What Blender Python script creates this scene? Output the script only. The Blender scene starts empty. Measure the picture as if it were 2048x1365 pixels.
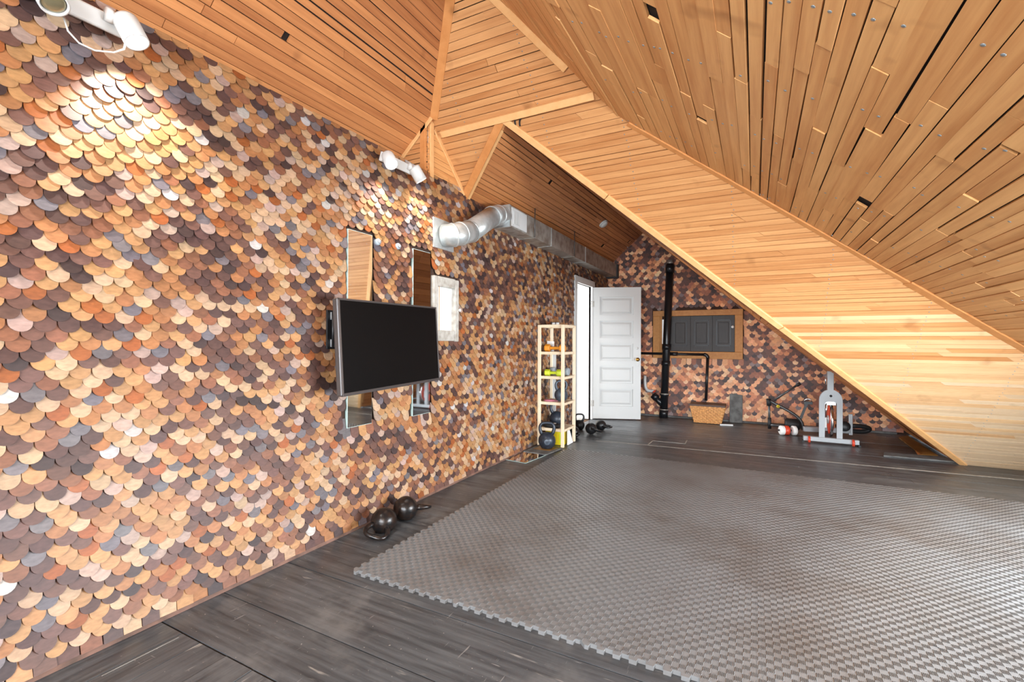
import bpy, math, random
import numpy as np
from mathutils import Vector, Matrix

# ------------------------------------------------------------------ camera, world, light
sc = bpy.context.scene
col = sc.collection
rad = math.radians
F_PX = 931.54
YAW, PITCH, ROLL = rad(27.594), rad(0.0325), rad(0.2238)
CAM = Vector((2.2504, 0.0, 1.2))
_f = Vector((-math.sin(YAW) * math.cos(PITCH), math.cos(YAW) * math.cos(PITCH), math.sin(PITCH)))
_r = Vector((math.cos(YAW), math.sin(YAW), 0))
_u = _r.cross(_f)
R_ = _r * math.cos(ROLL) + _u * math.sin(ROLL)
U_ = -_r * math.sin(ROLL) + _u * math.cos(ROLL)
F_ = _f
cam_d = bpy.data.cameras.new('camera')
cam_d.sensor_width = 36.0
cam_d.lens = F_PX / 2048 * 36.0
cam_d.clip_start = 0.05
cam = bpy.data.objects.new('camera', cam_d)
cam.matrix_world = Matrix(((R_.x, U_.x, -F_.x, CAM.x), (R_.y, U_.y, -F_.y, CAM.y), (R_.z, U_.z, -F_.z, CAM.z), (0, 0, 0, 1)))
col.objects.link(cam)
sc.camera = cam

world = bpy.data.worlds.new('world')
sc.world = world
world.use_nodes = True
world.node_tree.nodes['Background'].inputs[0].default_value = (0.85, 0.93, 1.0, 1)
world.node_tree.nodes['Background'].inputs[1].default_value = 0.6

def area(name, loc, rot, sx, sy, power, colour):
    d = bpy.data.lights.new(name, 'AREA')
    d.shape = 'RECTANGLE'; d.size = sx; d.size_y = sy; d.energy = power; d.color = colour
    o = bpy.data.objects.new(name, d)
    o.location = loc; o.rotation_euler = rot
    col.objects.link(o)
    return o
# daylight through the window in the wall behind the camera, the right-hand dormer window and the stair window beyond the door
area('daylight_back_window', (2.45, -2.33, 1.30), (rad(-90), 0, rad(180)), 3.2, 1.7, 225, (0.84, 0.93, 1.0))
area('daylight_dormer_window', (4.93, 2.72, 0.80), (rad(90), 0, rad(90)), 2.5, 0.95, 165, (0.86, 0.94, 1.0))
area('daylight_landing', (-2.3, 6.35, 1.35), (rad(90), 0, rad(-90)), 1.6, 1.9, 120, (0.97, 0.98, 1.0))

sc.view_settings.view_transform = 'Standard'
sc.view_settings.look = 'None'
sc.view_settings.gamma = 1.0
sc.view_settings.use_curve_mapping = False
sc.view_settings.exposure = 1.15
sc.cycles.use_denoising = True
sc.cycles.max_bounces = 5
sc.cycles.diffuse_bounces = 3
sc.cycles.glossy_bounces = 3
sc.cycles.use_adaptive_sampling = True
sc.cycles.adaptive_threshold = 0.07
sc.cycles.sample_clamp_indirect = 6.0

# ------------------------------------------------------------------ helpers
rng = random.Random(7)

def lin(r, g, b):
    f = lambda c: (c / 255 / 12.92) if c <= 10 else ((c / 255 + 0.055) / 1.055) ** 2.4
    return (f(r), f(g), f(b), 1.0)

def mat(name, colour, rough=0.5, metal=0.0, spec=0.5, noise=None, bump=None, emit=None, stretch=(1, 1, 1), coat=0):
    """principled material; noise=(scale, darker colour, amount) mottles the colour, bump=(scale, strength)"""
    m = bpy.data.materials.new(name); m.use_nodes = True
    nt = m.node_tree; b = nt.nodes['Principled BSDF']
    b.inputs['Base Color'].default_value = colour
    b.inputs['Roughness'].default_value = rough
    b.inputs['Metallic'].default_value = metal
    b.inputs['Specular IOR Level'].default_value = spec
    if coat: b.inputs['Coat Weight'].default_value = coat
    if emit:
        b.inputs['Emission Color'].default_value = emit[0]; b.inputs['Emission Strength'].default_value = emit[1]
    if noise or bump:
        g = nt.nodes.new('ShaderNodeNewGeometry')
        mp = nt.nodes.new('ShaderNodeVectorMath'); mp.operation = 'MULTIPLY'
        mp.inputs[1].default_value = stretch
        nt.links.new(g.outputs['Position'], mp.inputs[0])
    if noise:
        n = nt.nodes.new('ShaderNodeTexNoise'); n.inputs['Scale'].default_value = noise[0]; n.inputs['Detail'].default_value = 5
        nt.links.new(mp.outputs[0], n.inputs['Vector'])
        rp = nt.nodes.new('ShaderNodeMapRange'); rp.inputs[1].default_value = 0.38; rp.inputs[2].default_value = 0.68
        rp.inputs[3].default_value = 0; rp.inputs[4].default_value = noise[2]
        nt.links.new(n.outputs['Fac'], rp.inputs[0])
        mx = nt.nodes.new('ShaderNodeMix'); mx.data_type = 'RGBA'
        mx.inputs[6].default_value = colour; mx.inputs[7].default_value = noise[1]
        nt.links.new(rp.outputs[0], mx.inputs[0]); nt.links.new(mx.outputs[2], b.inputs['Base Color'])
    if bump:
        n2 = nt.nodes.new('ShaderNodeTexNoise'); n2.inputs['Scale'].default_value = bump[0]; n2.inputs['Detail'].default_value = 4
        nt.links.new(mp.outputs[0], n2.inputs['Vector'])
        bp = nt.nodes.new('ShaderNodeBump'); bp.inputs['Strength'].default_value = bump[1]; bp.inputs['Distance'].default_value = 0.01
        nt.links.new(n2.outputs['Fac'], bp.inputs['Height']); nt.links.new(bp.outputs[0], b.inputs['Normal'])
    return m

def wood(name, c_light, c_dark, stretch, rough=0.5, vary=0.35, spec=0.35):
    """board material: grain runs along the axis with the smallest stretch; each board takes its own tone"""
    m = bpy.data.materials.new(name); m.use_nodes = True
    nt = m.node_tree; N = nt.nodes; L = nt.links; b = N['Principled BSDF']
    g = N.new('ShaderNodeNewGeometry'); oi = N.new('ShaderNodeObjectInfo')
    mp = N.new('ShaderNodeVectorMath'); mp.operation = 'MULTIPLY'; mp.inputs[1].default_value = stretch
    L.new(g.outputs['Position'], mp.inputs[0])
    sh = N.new('ShaderNodeVectorMath'); sh.operation = 'SCALE'; sh.inputs[0].default_value = (31.0, 17.0, 23.0)
    L.new(oi.outputs['Random'], sh.inputs['Scale'])
    ad = N.new('ShaderNodeVectorMath'); ad.operation = 'ADD'
    L.new(mp.outputs[0], ad.inputs[0]); L.new(sh.outputs[0], ad.inputs[1])
    n1 = N.new('ShaderNodeTexNoise'); n1.inputs['Scale'].default_value = 1.0; n1.inputs['Detail'].default_value = 4; n1.inputs['Roughness'].default_value = 0.62
    L.new(ad.outputs[0], n1.inputs['Vector'])
    # tone = grain * 0.65 + board random * vary
    a = N.new('ShaderNodeMath'); a.operation = 'MULTIPLY_ADD'; a.inputs[1].default_value = 1.3; a.inputs[2].default_value = -0.38
    L.new(n1.outputs['Fac'], a.inputs[0])
    c = N.new('ShaderNodeMath'); c.operation = 'MULTIPLY_ADD'; c.inputs[1].default_value = vary
    L.new(oi.outputs['Random'], c.inputs[0]); L.new(a.outputs[0], c.inputs[2])
    c.use_clamp = True
    mx = N.new('ShaderNodeMix'); mx.data_type = 'RGBA'; mx.inputs[6].default_value = c_light; mx.inputs[7].default_value = c_dark
    L.new(c.outputs[0], mx.inputs[0])
    # knots and stains
    n2 = N.new('ShaderNodeTexNoise'); n2.inputs['Scale'].default_value = 5.5; n2.inputs['Detail'].default_value = 2
    L.new(g.outputs['Position'], n2.inputs['Vector'])
    r2 = N.new('ShaderNodeMapRange'); r2.inputs[1].default_value = 0.66; r2.inputs[2].default_value = 0.78; r2.inputs[4].default_value = 0.55
    L.new(n2.outputs['Fac'], r2.inputs[0])
    m2 = N.new('ShaderNodeMix'); m2.data_type = 'RGBA'
    m2.inputs[7].default_value = tuple(x * 0.62 for x in c_dark[:3]) + (1,)
    L.new(mx.outputs[2], m2.inputs[6]); L.new(r2.outputs[0], m2.inputs[0])
    L.new(m2.outputs[2], b.inputs['Base Color'])
    b.inputs['Roughness'].default_value = rough; b.inputs['Specular IOR Level'].default_value = spec
    return m

class MB:
    """collects polygons; build() links them as ONE mesh object"""
    def __init__(s): s.v = []; s.f = []; s.smooth = []
    def add(s, verts, faces, smooth=False):
        o = len(s.v); s.v.extend(Vector(p) for p in verts)
        s.f.extend(tuple(i + o for i in f) for f in faces); s.smooth.extend([smooth] * len(faces)); return s
    def box(s, lo, hi, M=None):
        x0, y0, z0 = lo; x1, y1, z1 = hi
        p = [Vector(q) for q in ((x0,y0,z0),(x1,y0,z0),(x1,y1,z0),(x0,y1,z0),(x0,y0,z1),(x1,y0,z1),(x1,y1,z1),(x0,y1,z1))]
        if M is not None: p = [M @ q for q in p]
        return s.add(p, [(0,3,2,1),(4,5,6,7),(0,1,5,4),(1,2,6,5),(2,3,7,6),(3,0,4,7)])
    def prism(s, poly, d):
        """poly: 3-D points of a face, d: extrusion vector"""
        n = len(poly); d = Vector(d)
        p = [Vector(q) for q in poly] + [Vector(q) + d for q in poly]
        f = [tuple(range(n))[::-1], tuple(range(n, 2 * n))] + [(i, (i + 1) % n, n + (i + 1) % n, n + i) for i in range(n)]
        return s.add(p, f)
    def beam(s, a, b, w, h, up=(0, 0, 1)):
        a = Vector(a); b = Vector(b); d = (b - a).normalized(); up = Vector(up)
        sd = d.cross(up).normalized(); up2 = sd.cross(d)
        q = [sd * sx * w / 2 + up2 * sy * h / 2 for sx, sy in ((-1,-1),(1,-1),(1,1),(-1,1))]
        return s.add([a + t for t in q] + [b + t for t in q], [(3,2,1,0),(4,5,6,7),(0,1,5,4),(1,2,6,5),(2,3,7,6),(3,0,4,7)])
    def tube(s, pts, r, n=12, closed=False):
        pts = [Vector(p) for p in pts]; k = len(pts)
        rs = r if isinstance(r, (list, tuple)) else [r] * k
        ref = None; rings = []
        for i, p in enumerate(pts):
            if closed: t = pts[(i + 1) % k] - pts[i - 1]
            else: t = pts[min(i + 1, k - 1)] - pts[max(i - 1, 0)]
            t.normalize()
            if ref is None:
                ref = t.orthogonal().normalized()
            ref = (ref - t * ref.dot(t)).normalized()
            bn = t.cross(ref)
            rings.append([p + (ref * math.cos(2 * math.pi * j / n) + bn * math.sin(2 * math.pi * j / n)) * rs[i] for j in range(n)])
        v = [q for rr in rings for q in rr]; f = []
        m = k if closed else k - 1
        for i in range(m):
            for j in range(n):
                a, b = i * n + j, i * n + (j + 1) % n
                c, d = ((i + 1) % k) * n + (j + 1) % n, ((i + 1) % k) * n + j
                f.append((a, b, c, d))
        s.add(v, f, True)
        if not closed:
            o = len(s.v) - len(v)
            s.f.append(tuple(o + j for j in range(n))[::-1]); s.smooth.append(False)
            s.f.append(tuple(o + (k - 1) * n + j for j in range(n))); s.smooth.append(False)
        return s
    def lathe(s, prof, n=24, M=None, smooth=True):
        """prof: (radius, height) pairs about z"""
        v = []; f = []
        for r, z in prof:
            for j in range(n):
                a = 2 * math.pi * j / n
                v.append(Vector((r * math.cos(a), r * math.sin(a), z)))
        if M is not None: v = [M @ q for q in v]
        for i in range(len(prof) - 1):
            for j in range(n):
                f.append((i * n + j, i * n + (j + 1) % n, (i + 1) * n + (j + 1) % n, (i + 1) * n + j))
        f.append(tuple(range(n))[::-1]); f.append(tuple((len(prof) - 1) * n + j for j in range(n)))
        return s.add(v, f, smooth)
    def build(s, name, m, parent=None, kind=None):
        me = bpy.data.meshes.new(name)
        me.from_pydata(s.v, [], s.f); me.update()
        me.polygons.foreach_set('use_smooth', s.smooth)
        if m is not None: me.materials.append(m)
        return link(name, me, parent, kind)

def link(name, me, parent=None, kind=None):
    o = bpy.data.objects.new(name, me); col.objects.link(o)
    if parent is not None: o.parent = parent; o.matrix_parent_inverse = parent.matrix_basis.inverted()
    if kind: o['kind'] = kind
    return o

def tag(o, label, cat, group=None, kind=None):
    o['label'] = label; o['category'] = cat
    if group: o['group'] = group
    if kind: o['kind'] = kind
    return o

def thing(name, label, cat, loc=(0, 0, 0), rot=None, group=None, kind=None):
    o = bpy.data.objects.new(name, None); o.empty_display_size = 0.05; col.objects.link(o)
    o.location = loc
    if rot is not None: o.rotation_euler = rot
    return tag(o, label, cat, group, kind)

def sub(name, mb, m, parent):
    """part given in the parent's own coordinates"""
    o = mb.build(name, m); o.parent = parent; return o

def bevel(o, w=0.004, seg=2):
    b = o.modifiers.new('bevel', 'BEVEL'); b.width = w; b.segments = seg; b.limit_method = 'ANGLE'; b.angle_limit = rad(40)
    return o

def px(col_px, row_px, **k):
    """a pixel of the photograph and one known coordinate -> the point in the room"""
    d = F_ + R_ * ((col_px - 1024) / F_PX) - U_ * ((row_px - 682.5) / F_PX)
    a, v = list(k.items())[0]; i = 'xyz'.index(a)
    return CAM + d * ((v - CAM[i]) / d[i])

def to_px(p):
    v = Vector(p) - CAM; w = v.dot(F_)
    return (1024 + F_PX * v.dot(R_) / w, 682.5 - F_PX * v.dot(U_) / w, w)

# ------------------------------------------------------------------ materials
M = {}
def shingle_mat(name, from_object):
    m = bpy.data.materials.new(name); m.use_nodes = True
    nt = m.node_tree; N = nt.nodes; L = nt.links; b = N['Principled BSDF']
    if from_object: s = N.new('ShaderNodeObjectInfo'); out = s.outputs['Color']
    else: s = N.new('ShaderNodeAttribute'); s.attribute_name = 'tone'; out = s.outputs['Color']
    g = N.new('ShaderNodeNewGeometry')
    mp = N.new('ShaderNodeVectorMath'); mp.operation = 'MULTIPLY'; mp.inputs[1].default_value = (40, 40, 95)
    L.new(g.outputs['Position'], mp.inputs[0])
    n = N.new('ShaderNodeTexNoise'); n.inputs['Scale'].default_value = 1; n.inputs['Detail'].default_value = 5
    L.new(mp.outputs[0], n.inputs['Vector'])
    rp = N.new('ShaderNodeMapRange'); rp.inputs[1].default_value = 0.3; rp.inputs[2].default_value = 0.72; rp.inputs[3].default_value = 0.8; rp.inputs[4].default_value = 1.14
    L.new(n.outputs['Fac'], rp.inputs[0])
    mu = N.new('ShaderNodeVectorMath'); mu.operation = 'SCALE'
    L.new(out, mu.inputs[0]); L.new(rp.outputs[0], mu.inputs['Scale'])
    L.new(mu.outputs[0], b.inputs['Base Color'])
    b.inputs['Roughness'].default_value = 0.5; b.inputs['Specular IOR Level'].default_value = 0.4
    return m
M['shingle_obj'] = shingle_mat('shingle_wood_single', True)
M['shingle_att'] = shingle_mat('shingle_wood_field', False)
c1, c2 = lin(214, 150, 92), lin(168, 98, 52)
M['board_x'] = wood('board_grain_across', lin(212, 156, 102), lin(170, 108, 60), (2.2, 42, 42), vary=0.5)
M['board_x_pale_lit'] = wood('board_pale_lit', lin(224, 184, 138), lin(194, 144, 98), (2.2, 42, 42), vary=0.4)
M['board_x_palest_lit'] = wood('board_palest_lit', lin(222, 194, 160), lin(196, 160, 122), (2.2, 42, 42), vary=0.4)  # palest copy for the lowest rows, window light painted into its tone
M['board_y'] = wood('board_grain_along', lin(234, 178, 116), lin(190, 124, 70), (34, 1.8, 34), vary=0.45)
M['board_old'] = wood('board_weathered', lin(206, 138, 84), lin(150, 88, 48), (34, 1.8, 34), vary=0.5)
M['trim'] = wood('pale_trim_wood', lin(228, 178, 122), lin(206, 146, 88), (14, 14, 14), vary=0.3)
M['trim_dark'] = wood('orange_trim_wood', lin(212, 146, 88), lin(182, 114, 60), (14, 14, 14), vary=0.3)
M['void'] = mat('dark_backing', lin(38, 26, 20), 0.9)
M['wallback'] = mat('shingle_backing', lin(62, 42, 32), 0.9)
M['white'] = mat('white_paint', lin(200, 200, 198), 0.42)
M['whitewash'] = mat('worn_white_paint', lin(178, 174, 167), 0.6, noise=(22, lin(138, 130, 118), 0.8))
M['plaster'] = mat('white_plaster', lin(228, 228, 226), 0.8)
M['galv'] = mat('galvanised_steel', lin(196, 200, 200), 0.34, 0.55, noise=(16, lin(168, 172, 170), 0.8), bump=(9, 0.06))
M['galv2'] = mat('galvanised_steel_dull', lin(176, 172, 164), 0.42, 0.45, noise=(12, lin(120, 104, 90), 0.8))
M['black_pipe'] = mat('black_plastic_pipe', lin(26, 28, 31), 0.28)
M['black_metal'] = mat('black_metal', lin(22, 22, 24), 0.4)
M['black_rubber'] = mat('black_rubber', lin(24, 24, 26), 0.6)
M['iron'] = mat('worn_cast_iron', lin(24, 24, 26), 0.28, 0.2, noise=(34, lin(70, 46, 28), 0.35), bump=(60, 0.12))
M['kettle_grey'] = mat('blue_grey_coated_iron', lin(78, 88, 100), 0.4, 0.2, noise=(30, lin(48, 52, 60), 0.8))
M['kettle_blue'] = mat('dark_blue_coated_iron', lin(50, 58, 70), 0.38, 0.2, noise=(30, lin(30, 32, 38), 0.8))
M['pine'] = wood('unfinished_pine', lin(236, 220, 194), lin(220, 194, 158), (20, 20, 3), vary=0.3)
M['oak'] = wood('oak_frame', lin(204, 144, 78), lin(170, 106, 48), (26, 26, 26), vary=0.2)
M['shutter'] = mat('dark_stained_panel', lin(50, 41, 37), 0.5, noise=(30, lin(36, 29, 26), 0.8), stretch=(3, 1, 0.3))
M['steel_grey'] = mat('grey_painted_steel', lin(158, 160, 162), 0.38, 0.2)
M['dark_tube'] = mat('dark_grey_tube', lin(84, 84, 84), 0.35, 0.5)
M['chrome'] = mat('chrome', lin(216, 218, 220), 0.12, 1.0)
M['red'] = mat('red_plastic', lin(206, 66, 40), 0.4)
M['yellow'] = mat('yellow_card', lin(232, 206, 30), 0.45, noise=(20, lin(196, 170, 20), 0.6))
M['orange'] = mat('orange_vinyl', lin(232, 150, 40), 0.45)
M['lime'] = mat('lime_vinyl', lin(204, 218, 50), 0.45)
M['grey_vinyl'] = mat('grey_vinyl', lin(150, 158, 164), 0.45)
M['pink'] = mat('pink_fabric', lin(198, 120, 138), 0.7)
M['paper'] = mat('white_paper', lin(232, 230, 226), 0.7)
M['mirror'] = mat('silvered_glass', (0.86, 0.89, 0.9, 1), 0.03, 1.0)
M['glass_edge'] = mat('glass_edge', lin(176, 196, 190), 0.2)
M['screen'] = mat('tv_screen', lin(9, 9, 10), 0.4, spec=0.12)
M['bezel'] = mat('tv_bezel', lin(92, 88, 88), 0.32, 0.6)
M['brass'] = mat('brass', lin(168, 126, 62), 0.28, 1.0)
M['wicker'] = mat('wicker', lin(214, 152, 84), 0.5, noise=(40, lin(168, 104, 48), 0.7))
M['wicker_dark'] = mat('wicker_dark_lid', lin(74, 48, 34), 0.5)
M['slab'] = mat('grey_slab', lin(112, 112, 110), 0.8, noise=(14, lin(78, 76, 74), 0.9))
M['lens'] = mat('lamp_lens_lit', lin(255, 250, 240), 0.3, emit=((1.0, 0.93, 0.82, 1), 60.0))
M['lens_off'] = mat('lamp_lens_unlit', lin(150, 140, 110), 0.15, 0.6)
M['lamp_white'] = mat('lamp_white_enamel', lin(196, 194, 190), 0.35)
M['nail'] = mat('nail_head', lin(150, 156, 158), 0.35, 0.6)
M['nail_dark'] = mat('nail_head_dull', lin(112, 92, 76), 0.5, 0.3)
M['curtain'] = mat('white_curtain', lin(240, 240, 238), 0.8, emit=((1, 1, 1, 1), 0.10))  # faint glow stands in for daylight behind the cloth and pane
M['tan_brick'] = mat('tan_shingle_panel', lin(222, 184, 122), 0.7, noise=(9, lin(196, 152, 92), 0.7))
M['base_strip'] = mat('worn_red_brown_base', lin(126, 92, 78), 0.6, noise=(10, lin(70, 56, 48), 0.9))
M['scrap_wood'] = mat('brown_plywood', lin(166, 122, 62), 0.4, noise=(6, lin(104, 70, 34), 0.9), stretch=(1, .3, 1))
M['dirt'] = mat('floor_gap_dirt', lin(56, 38, 24), 0.95, noise=(60, lin(128, 84, 40), 0.7))

def floor_mat(name, grain):
    m = bpy.data.materials.new(name); m.use_nodes = True
    nt = m.node_tree; N = nt.nodes; L = nt.links; b = N['Principled BSDF']
    g = N.new('ShaderNodeNewGeometry'); oi = N.new('ShaderNodeObjectInfo')
    def noise(scale, det, st):
        mp = N.new('ShaderNodeVectorMath'); mp.operation = 'MULTIPLY'; mp.inputs[1].default_value = st
        L.new(g.outputs['Position'], mp.inputs[0])
        n = N.new('ShaderNodeTexNoise'); n.inputs['Scale'].default_value = scale; n.inputs['Detail'].default_value = det; n.inputs['Roughness'].default_value = 0.65
        L.new(mp.outputs[0], n.inputs['Vector']); return n.outputs['Fac']
    def rng_(src, a, c, lo, hi):
        r = N.new('ShaderNodeMapRange'); r.inputs[1].default_value = a; r.inputs[2].default_value = c; r.inputs[3].default_value = lo; r.inputs[4].default_value = hi
        L.new(src, r.inputs[0]); return r.outputs[0]
    def mix(fac, a, c):
        x = N.new('ShaderNodeMix'); x.data_type = 'RGBA'
        L.new(fac, x.inputs[0])
        if isinstance(a, tuple): x.inputs[6].default_value = a
        else: L.new(a, x.inputs[6])
        x.inputs[7].default_value = c; return x.outputs[2]
    st = (2, 30, 1) if grain == 'x' else (30, 2, 1)
    st2 = (1.0, 9, 1) if grain == 'x' else (9, 1.0, 1)
    fine = noise(1.0, 6, st); worn = noise(2.2, 5, (1, 1, 1)); scr = noise(3.0, 3, st2); specks = noise(55, 3, (1, 1, 1)); red = noise(1.6, 3, (1, 1, 1))
    c = mix(rng_(fine, 0.32, 0.7, 0, 1), lin(52, 54, 57), lin(96, 99, 102))
    c = mix(rng_(worn, 0.52, 0.72, 0, 0.6), c, lin(128, 127, 125))
    c = mix(rng_(red, 0.58, 0.72, 0, 0.5), c, lin(84, 68, 64))
    c = mix(rng_(scr, 0.66, 0.74, 0, 0.75), c, lin(168, 164, 156))
    d1 = noise(1.0, 2, (60, 5, 1)); d2 = noise(1.0, 2, (7, 70, 1))
    c = mix(rng_(d1, 0.70, 0.74, 0, 0.6), c, lin(150, 149, 146)); c = mix(rng_(d2, 0.70, 0.74, 0, 0.6), c, lin(150, 149, 146))
    c = mix(rng_(specks, 0.69, 0.73, 0, 0.8), c, lin(176, 172, 164))
    L.new(c, b.inputs['Base Color'])
    L.new(rng_(worn, 0.3, 0.7, 0.27, 0.5), b.inputs['Roughness'])
    bp = N.new('ShaderNodeBump'); bp.inputs['Strength'].default_value = 0.25; bp.inputs['Distance'].default_value = 0.004
    L.new(fine, bp.inputs['Height']); L.new(bp.outputs[0], b.inputs['Normal'])
    b.inputs['Specular IOR Level'].default_value = 0.5
    return m
M['floor_x'] = floor_mat('dark_floorboard_across', 'x')
M['floor_y'] = floor_mat('dark_floorboard_along', 'y')

def foam_mat(name, c1, c2, rough):
    m = bpy.data.materials.new(name); m.use_nodes = True
    nt = m.node_tree; N = nt.nodes; L = nt.links; b = N['Principled BSDF']
    g = N.new('ShaderNodeNewGeometry')
    n = N.new('ShaderNodeTexNoise'); n.inputs['Scale'].default_value = 1.5; n.inputs['Detail'].default_value = 5; n.inputs['Roughness'].default_value = 0.6
    L.new(g.outputs['Position'], n.inputs['Vector'])
    r = N.new('ShaderNodeMapRange'); r.inputs[1].default_value = 0.46; r.inputs[2].default_value = 0.7
    L.new(n.outputs['Fac'], r.inputs[0])
    x = N.new('ShaderNodeMix'); x.data_type = 'RGBA'; x.inputs[6].default_value = c1; x.inputs[7].default_value = c2
    L.new(r.outputs[0], x.inputs[0])
    n2 = N.new('ShaderNodeTexNoise'); n2.inputs['Scale'].default_value = 90; n2.inputs['Detail'].default_value = 2
    L.new(g.outputs['Position'], n2.inputs['Vector'])
    r2 = N.new('ShaderNodeMapRange'); r2.inputs[1].default_value = 0.72; r2.inputs[2].default_value = 0.76; r2.inputs[4].default_value = 0.7
    L.new(n2.outputs['Fac'], r2.inputs[0])
    y = N.new('ShaderNodeMix'); y.data_type = 'RGBA'; y.inputs[7].default_value = lin(170, 168, 162)
    L.new(x.outputs[2], y.inputs[6]); L.new(r2.outputs[0], y.inputs[0])
    L.new(y.outputs[2], b.inputs['Base Color'])
    b.inputs['Roughness'].default_value = rough; b.inputs['Specular IOR Level'].default_value = 0.6
    return m
M['foam'] = foam_mat('grey_foam', lin(125, 126, 127), lin(104, 99, 96), 0.34)
M['foam_rib'] = foam_mat('grey_foam_rib', lin(98, 99, 100), lin(84, 80, 77), 0.45)  # ribs darker than the smooth cells: sheen contrast painted into the colour

# ------------------------------------------------------------------ the roof planes
ZT = 2.49                      # top of the shingled left wall
Y2 = 6.155; K2 = (Y2 - 3.394) / ZT     # end slope:  y = Y2 - K2 z
A2 = math.atan(1 / K2)
M1 = 0.886; Z1 = 2.897         # left slope: z = Z1 + M1 x
K3 = 0.597; X3, Z3 = 1.434, 2.733      # right slope, lower part
XR = (X3 + Z3 - Z1) / (1 + M1); ZR = Z1 + M1 * XR   # ridge
YA = 2.884                     # the boxed corner post
XD, ZD = 0.603, 2.82           # peak of the cross gable
XF = 4.06                      # foot of the gable's right slope
YF = 7.80                      # far wall
ZL = 2.443                     # foot of the gable's left leg
YB = -2.4                      # wall behind the camera
y_hip = lambda z: Y2 - K2 * z
def z4(x, y): return 2.465 + x * (0.59 + 0.31 * (y - 3.0) / 4.8)
def zr5(y): return z4(XD, y)

def lay(parent, P, N, v0, v1, intervals, w, m, name='plank', gap=(0.002, 0.0055), thick=0.012, piece=(0.7, 2.6), wide_gap=0.06, proud=0.004, seed=1, short=0.0, jit=0.0014):
    """rows of boards on a surface P(u, v); intervals(v) -> [(u0, u1), ...]; each board is its own object"""
    r = random.Random(seed); v = v0; n = 0; made = []
    N = Vector(N).normalized()
    while v < v1 - 0.005:
        ww = w * r.uniform(0.86, 1.14); ve = min(v + ww, v1)
        g = r.uniform(*gap)
        if r.random() < wide_gap: g = r.uniform(0.006, 0.011)
        a, b = v + g * 0.5, ve - g * 0.5
        ia, ib = intervals(a), intervals(b)
        if len(ia) != len(ib):
            im = intervals((a + b) / 2); ia = ib = im
        for (a0, a1), (b0, b1) in zip(ia, ib):
            L = max(a1 - a0, b1 - b0)
            if L < 0.03: continue
            cuts = [0.0]; t = r.uniform(0.25, 1.0) * r.uniform(*piece) / L
            while t < 1 - 0.18 / max(L, 0.2): cuts.append(t); t += r.uniform(*piece) / L
            cuts.append(1.0)
            for c0, c1_ in zip(cuts[:-1], cuts[1:]):
                e0 = 0.0 if c0 == 0 else r.uniform(0.0004, 0.002) / L
                e1 = 0.0 if c1_ == 1 else r.uniform(0.0004, 0.002) / L
                if short and c1_ != 1 and r.random() < short: e1 = r.uniform(0.02, 0.12) / L
                c0_, c1x = c0 + e0, c1_ - e1
                j = [r.uniform(-jit, jit) for _ in range(4)]
                quad = [P(a0 + (a1 - a0) * c0_, a + j[0]), P(a0 + (a1 - a0) * c1x, a + j[1]), P(b0 + (b1 - b0) * c1x, b + j[2]), P(b0 + (b1 - b0) * c0_, b + j[3])]
                off = N * r.uniform(0, proud)
                mb = MB().prism([Vector(q) + off for q in quad], N * thick)
                o = mb.build(name, m); o.parent = parent; n += 1; made.append(o)
        v = ve
    return made

def grid(fn, x0, x1, ya, yb, n=16):
    out = []
    P = [[Vector((x, y, fn(x, y))) for y in [ya(x) + (yb - ya(x)) * j / n for j in range(n + 1)]] for x in [x0 + (x1 - x0) * i / n for i in range(n + 1)]]
    for i in range(n):
        for j in range(n): out.append([P[i][j], P[i + 1][j], P[i + 1][j + 1], P[i][j + 1]])
    return out
def backing(name, polys, m, label, cat='ceiling'):
    mb = MB()
    for p in polys: mb.add(p, [tuple(range(len(p)))])
    o = mb.build(name, m); tag(o, label, cat, kind='structure'); return o

# --- end slope (boards run across the room, down to the floor)
N2 = Vector((0, -1, -K2)).normalized()
P2 = lambda u, v: Vector((u, Y2 - v * math.cos(A2), v * math.sin(A2)))
def int2(v):
    z = v * math.sin(A2)
    right = X3 + (Z3 - z) / K3 if z < Z3 else X3 - (z - Z3)
    right = min(right, 5.3)
    left = max(0.0, (z - Z1) / M1)
    if z >= ZD: return [(left, right)]
    xr = XD + (ZD - z) * (XF - XD) / ZD
    if z <= ZL: return [(xr, right)]
    return [(left, XD * (z - ZL) / (ZD - ZL)), (xr, right)]
def pl2(x, z, d=0.0): return Vector((x, Y2 - K2 * z, z)) + N2 * d
e2 = backing('ceiling_end', [[pl2(XF, 0, -.004), pl2(5.4, 0, -.004), pl2(5.4, 0.366, -.004), pl2(X3, Z3, -.004), pl2(XR, ZR, -.004), pl2(0, Z1, -.004), pl2(0, ZL, -.004), pl2(XD, ZD, -.004)]], M['void'],
             'end roof slope lined with narrow honey boards running down to the floor')
planks2 = lay(e2, P2, N2, 0.0, ZR / math.sin(A2), int2, 0.0475, M['board_x'], piece=(0.8, 2.8), wide_gap=0.05, seed=11, short=0.05)
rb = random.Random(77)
for o in planks2:                      # lower boards paler: window light put into the colour, wood itself also lighter
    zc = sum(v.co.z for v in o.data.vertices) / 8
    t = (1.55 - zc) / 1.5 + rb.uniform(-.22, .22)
    if t > .62: o.data.materials[0] = M['board_x_palest_lit']
    elif t > .22: o.data.materials[0] = M['board_x_pale_lit']

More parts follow.
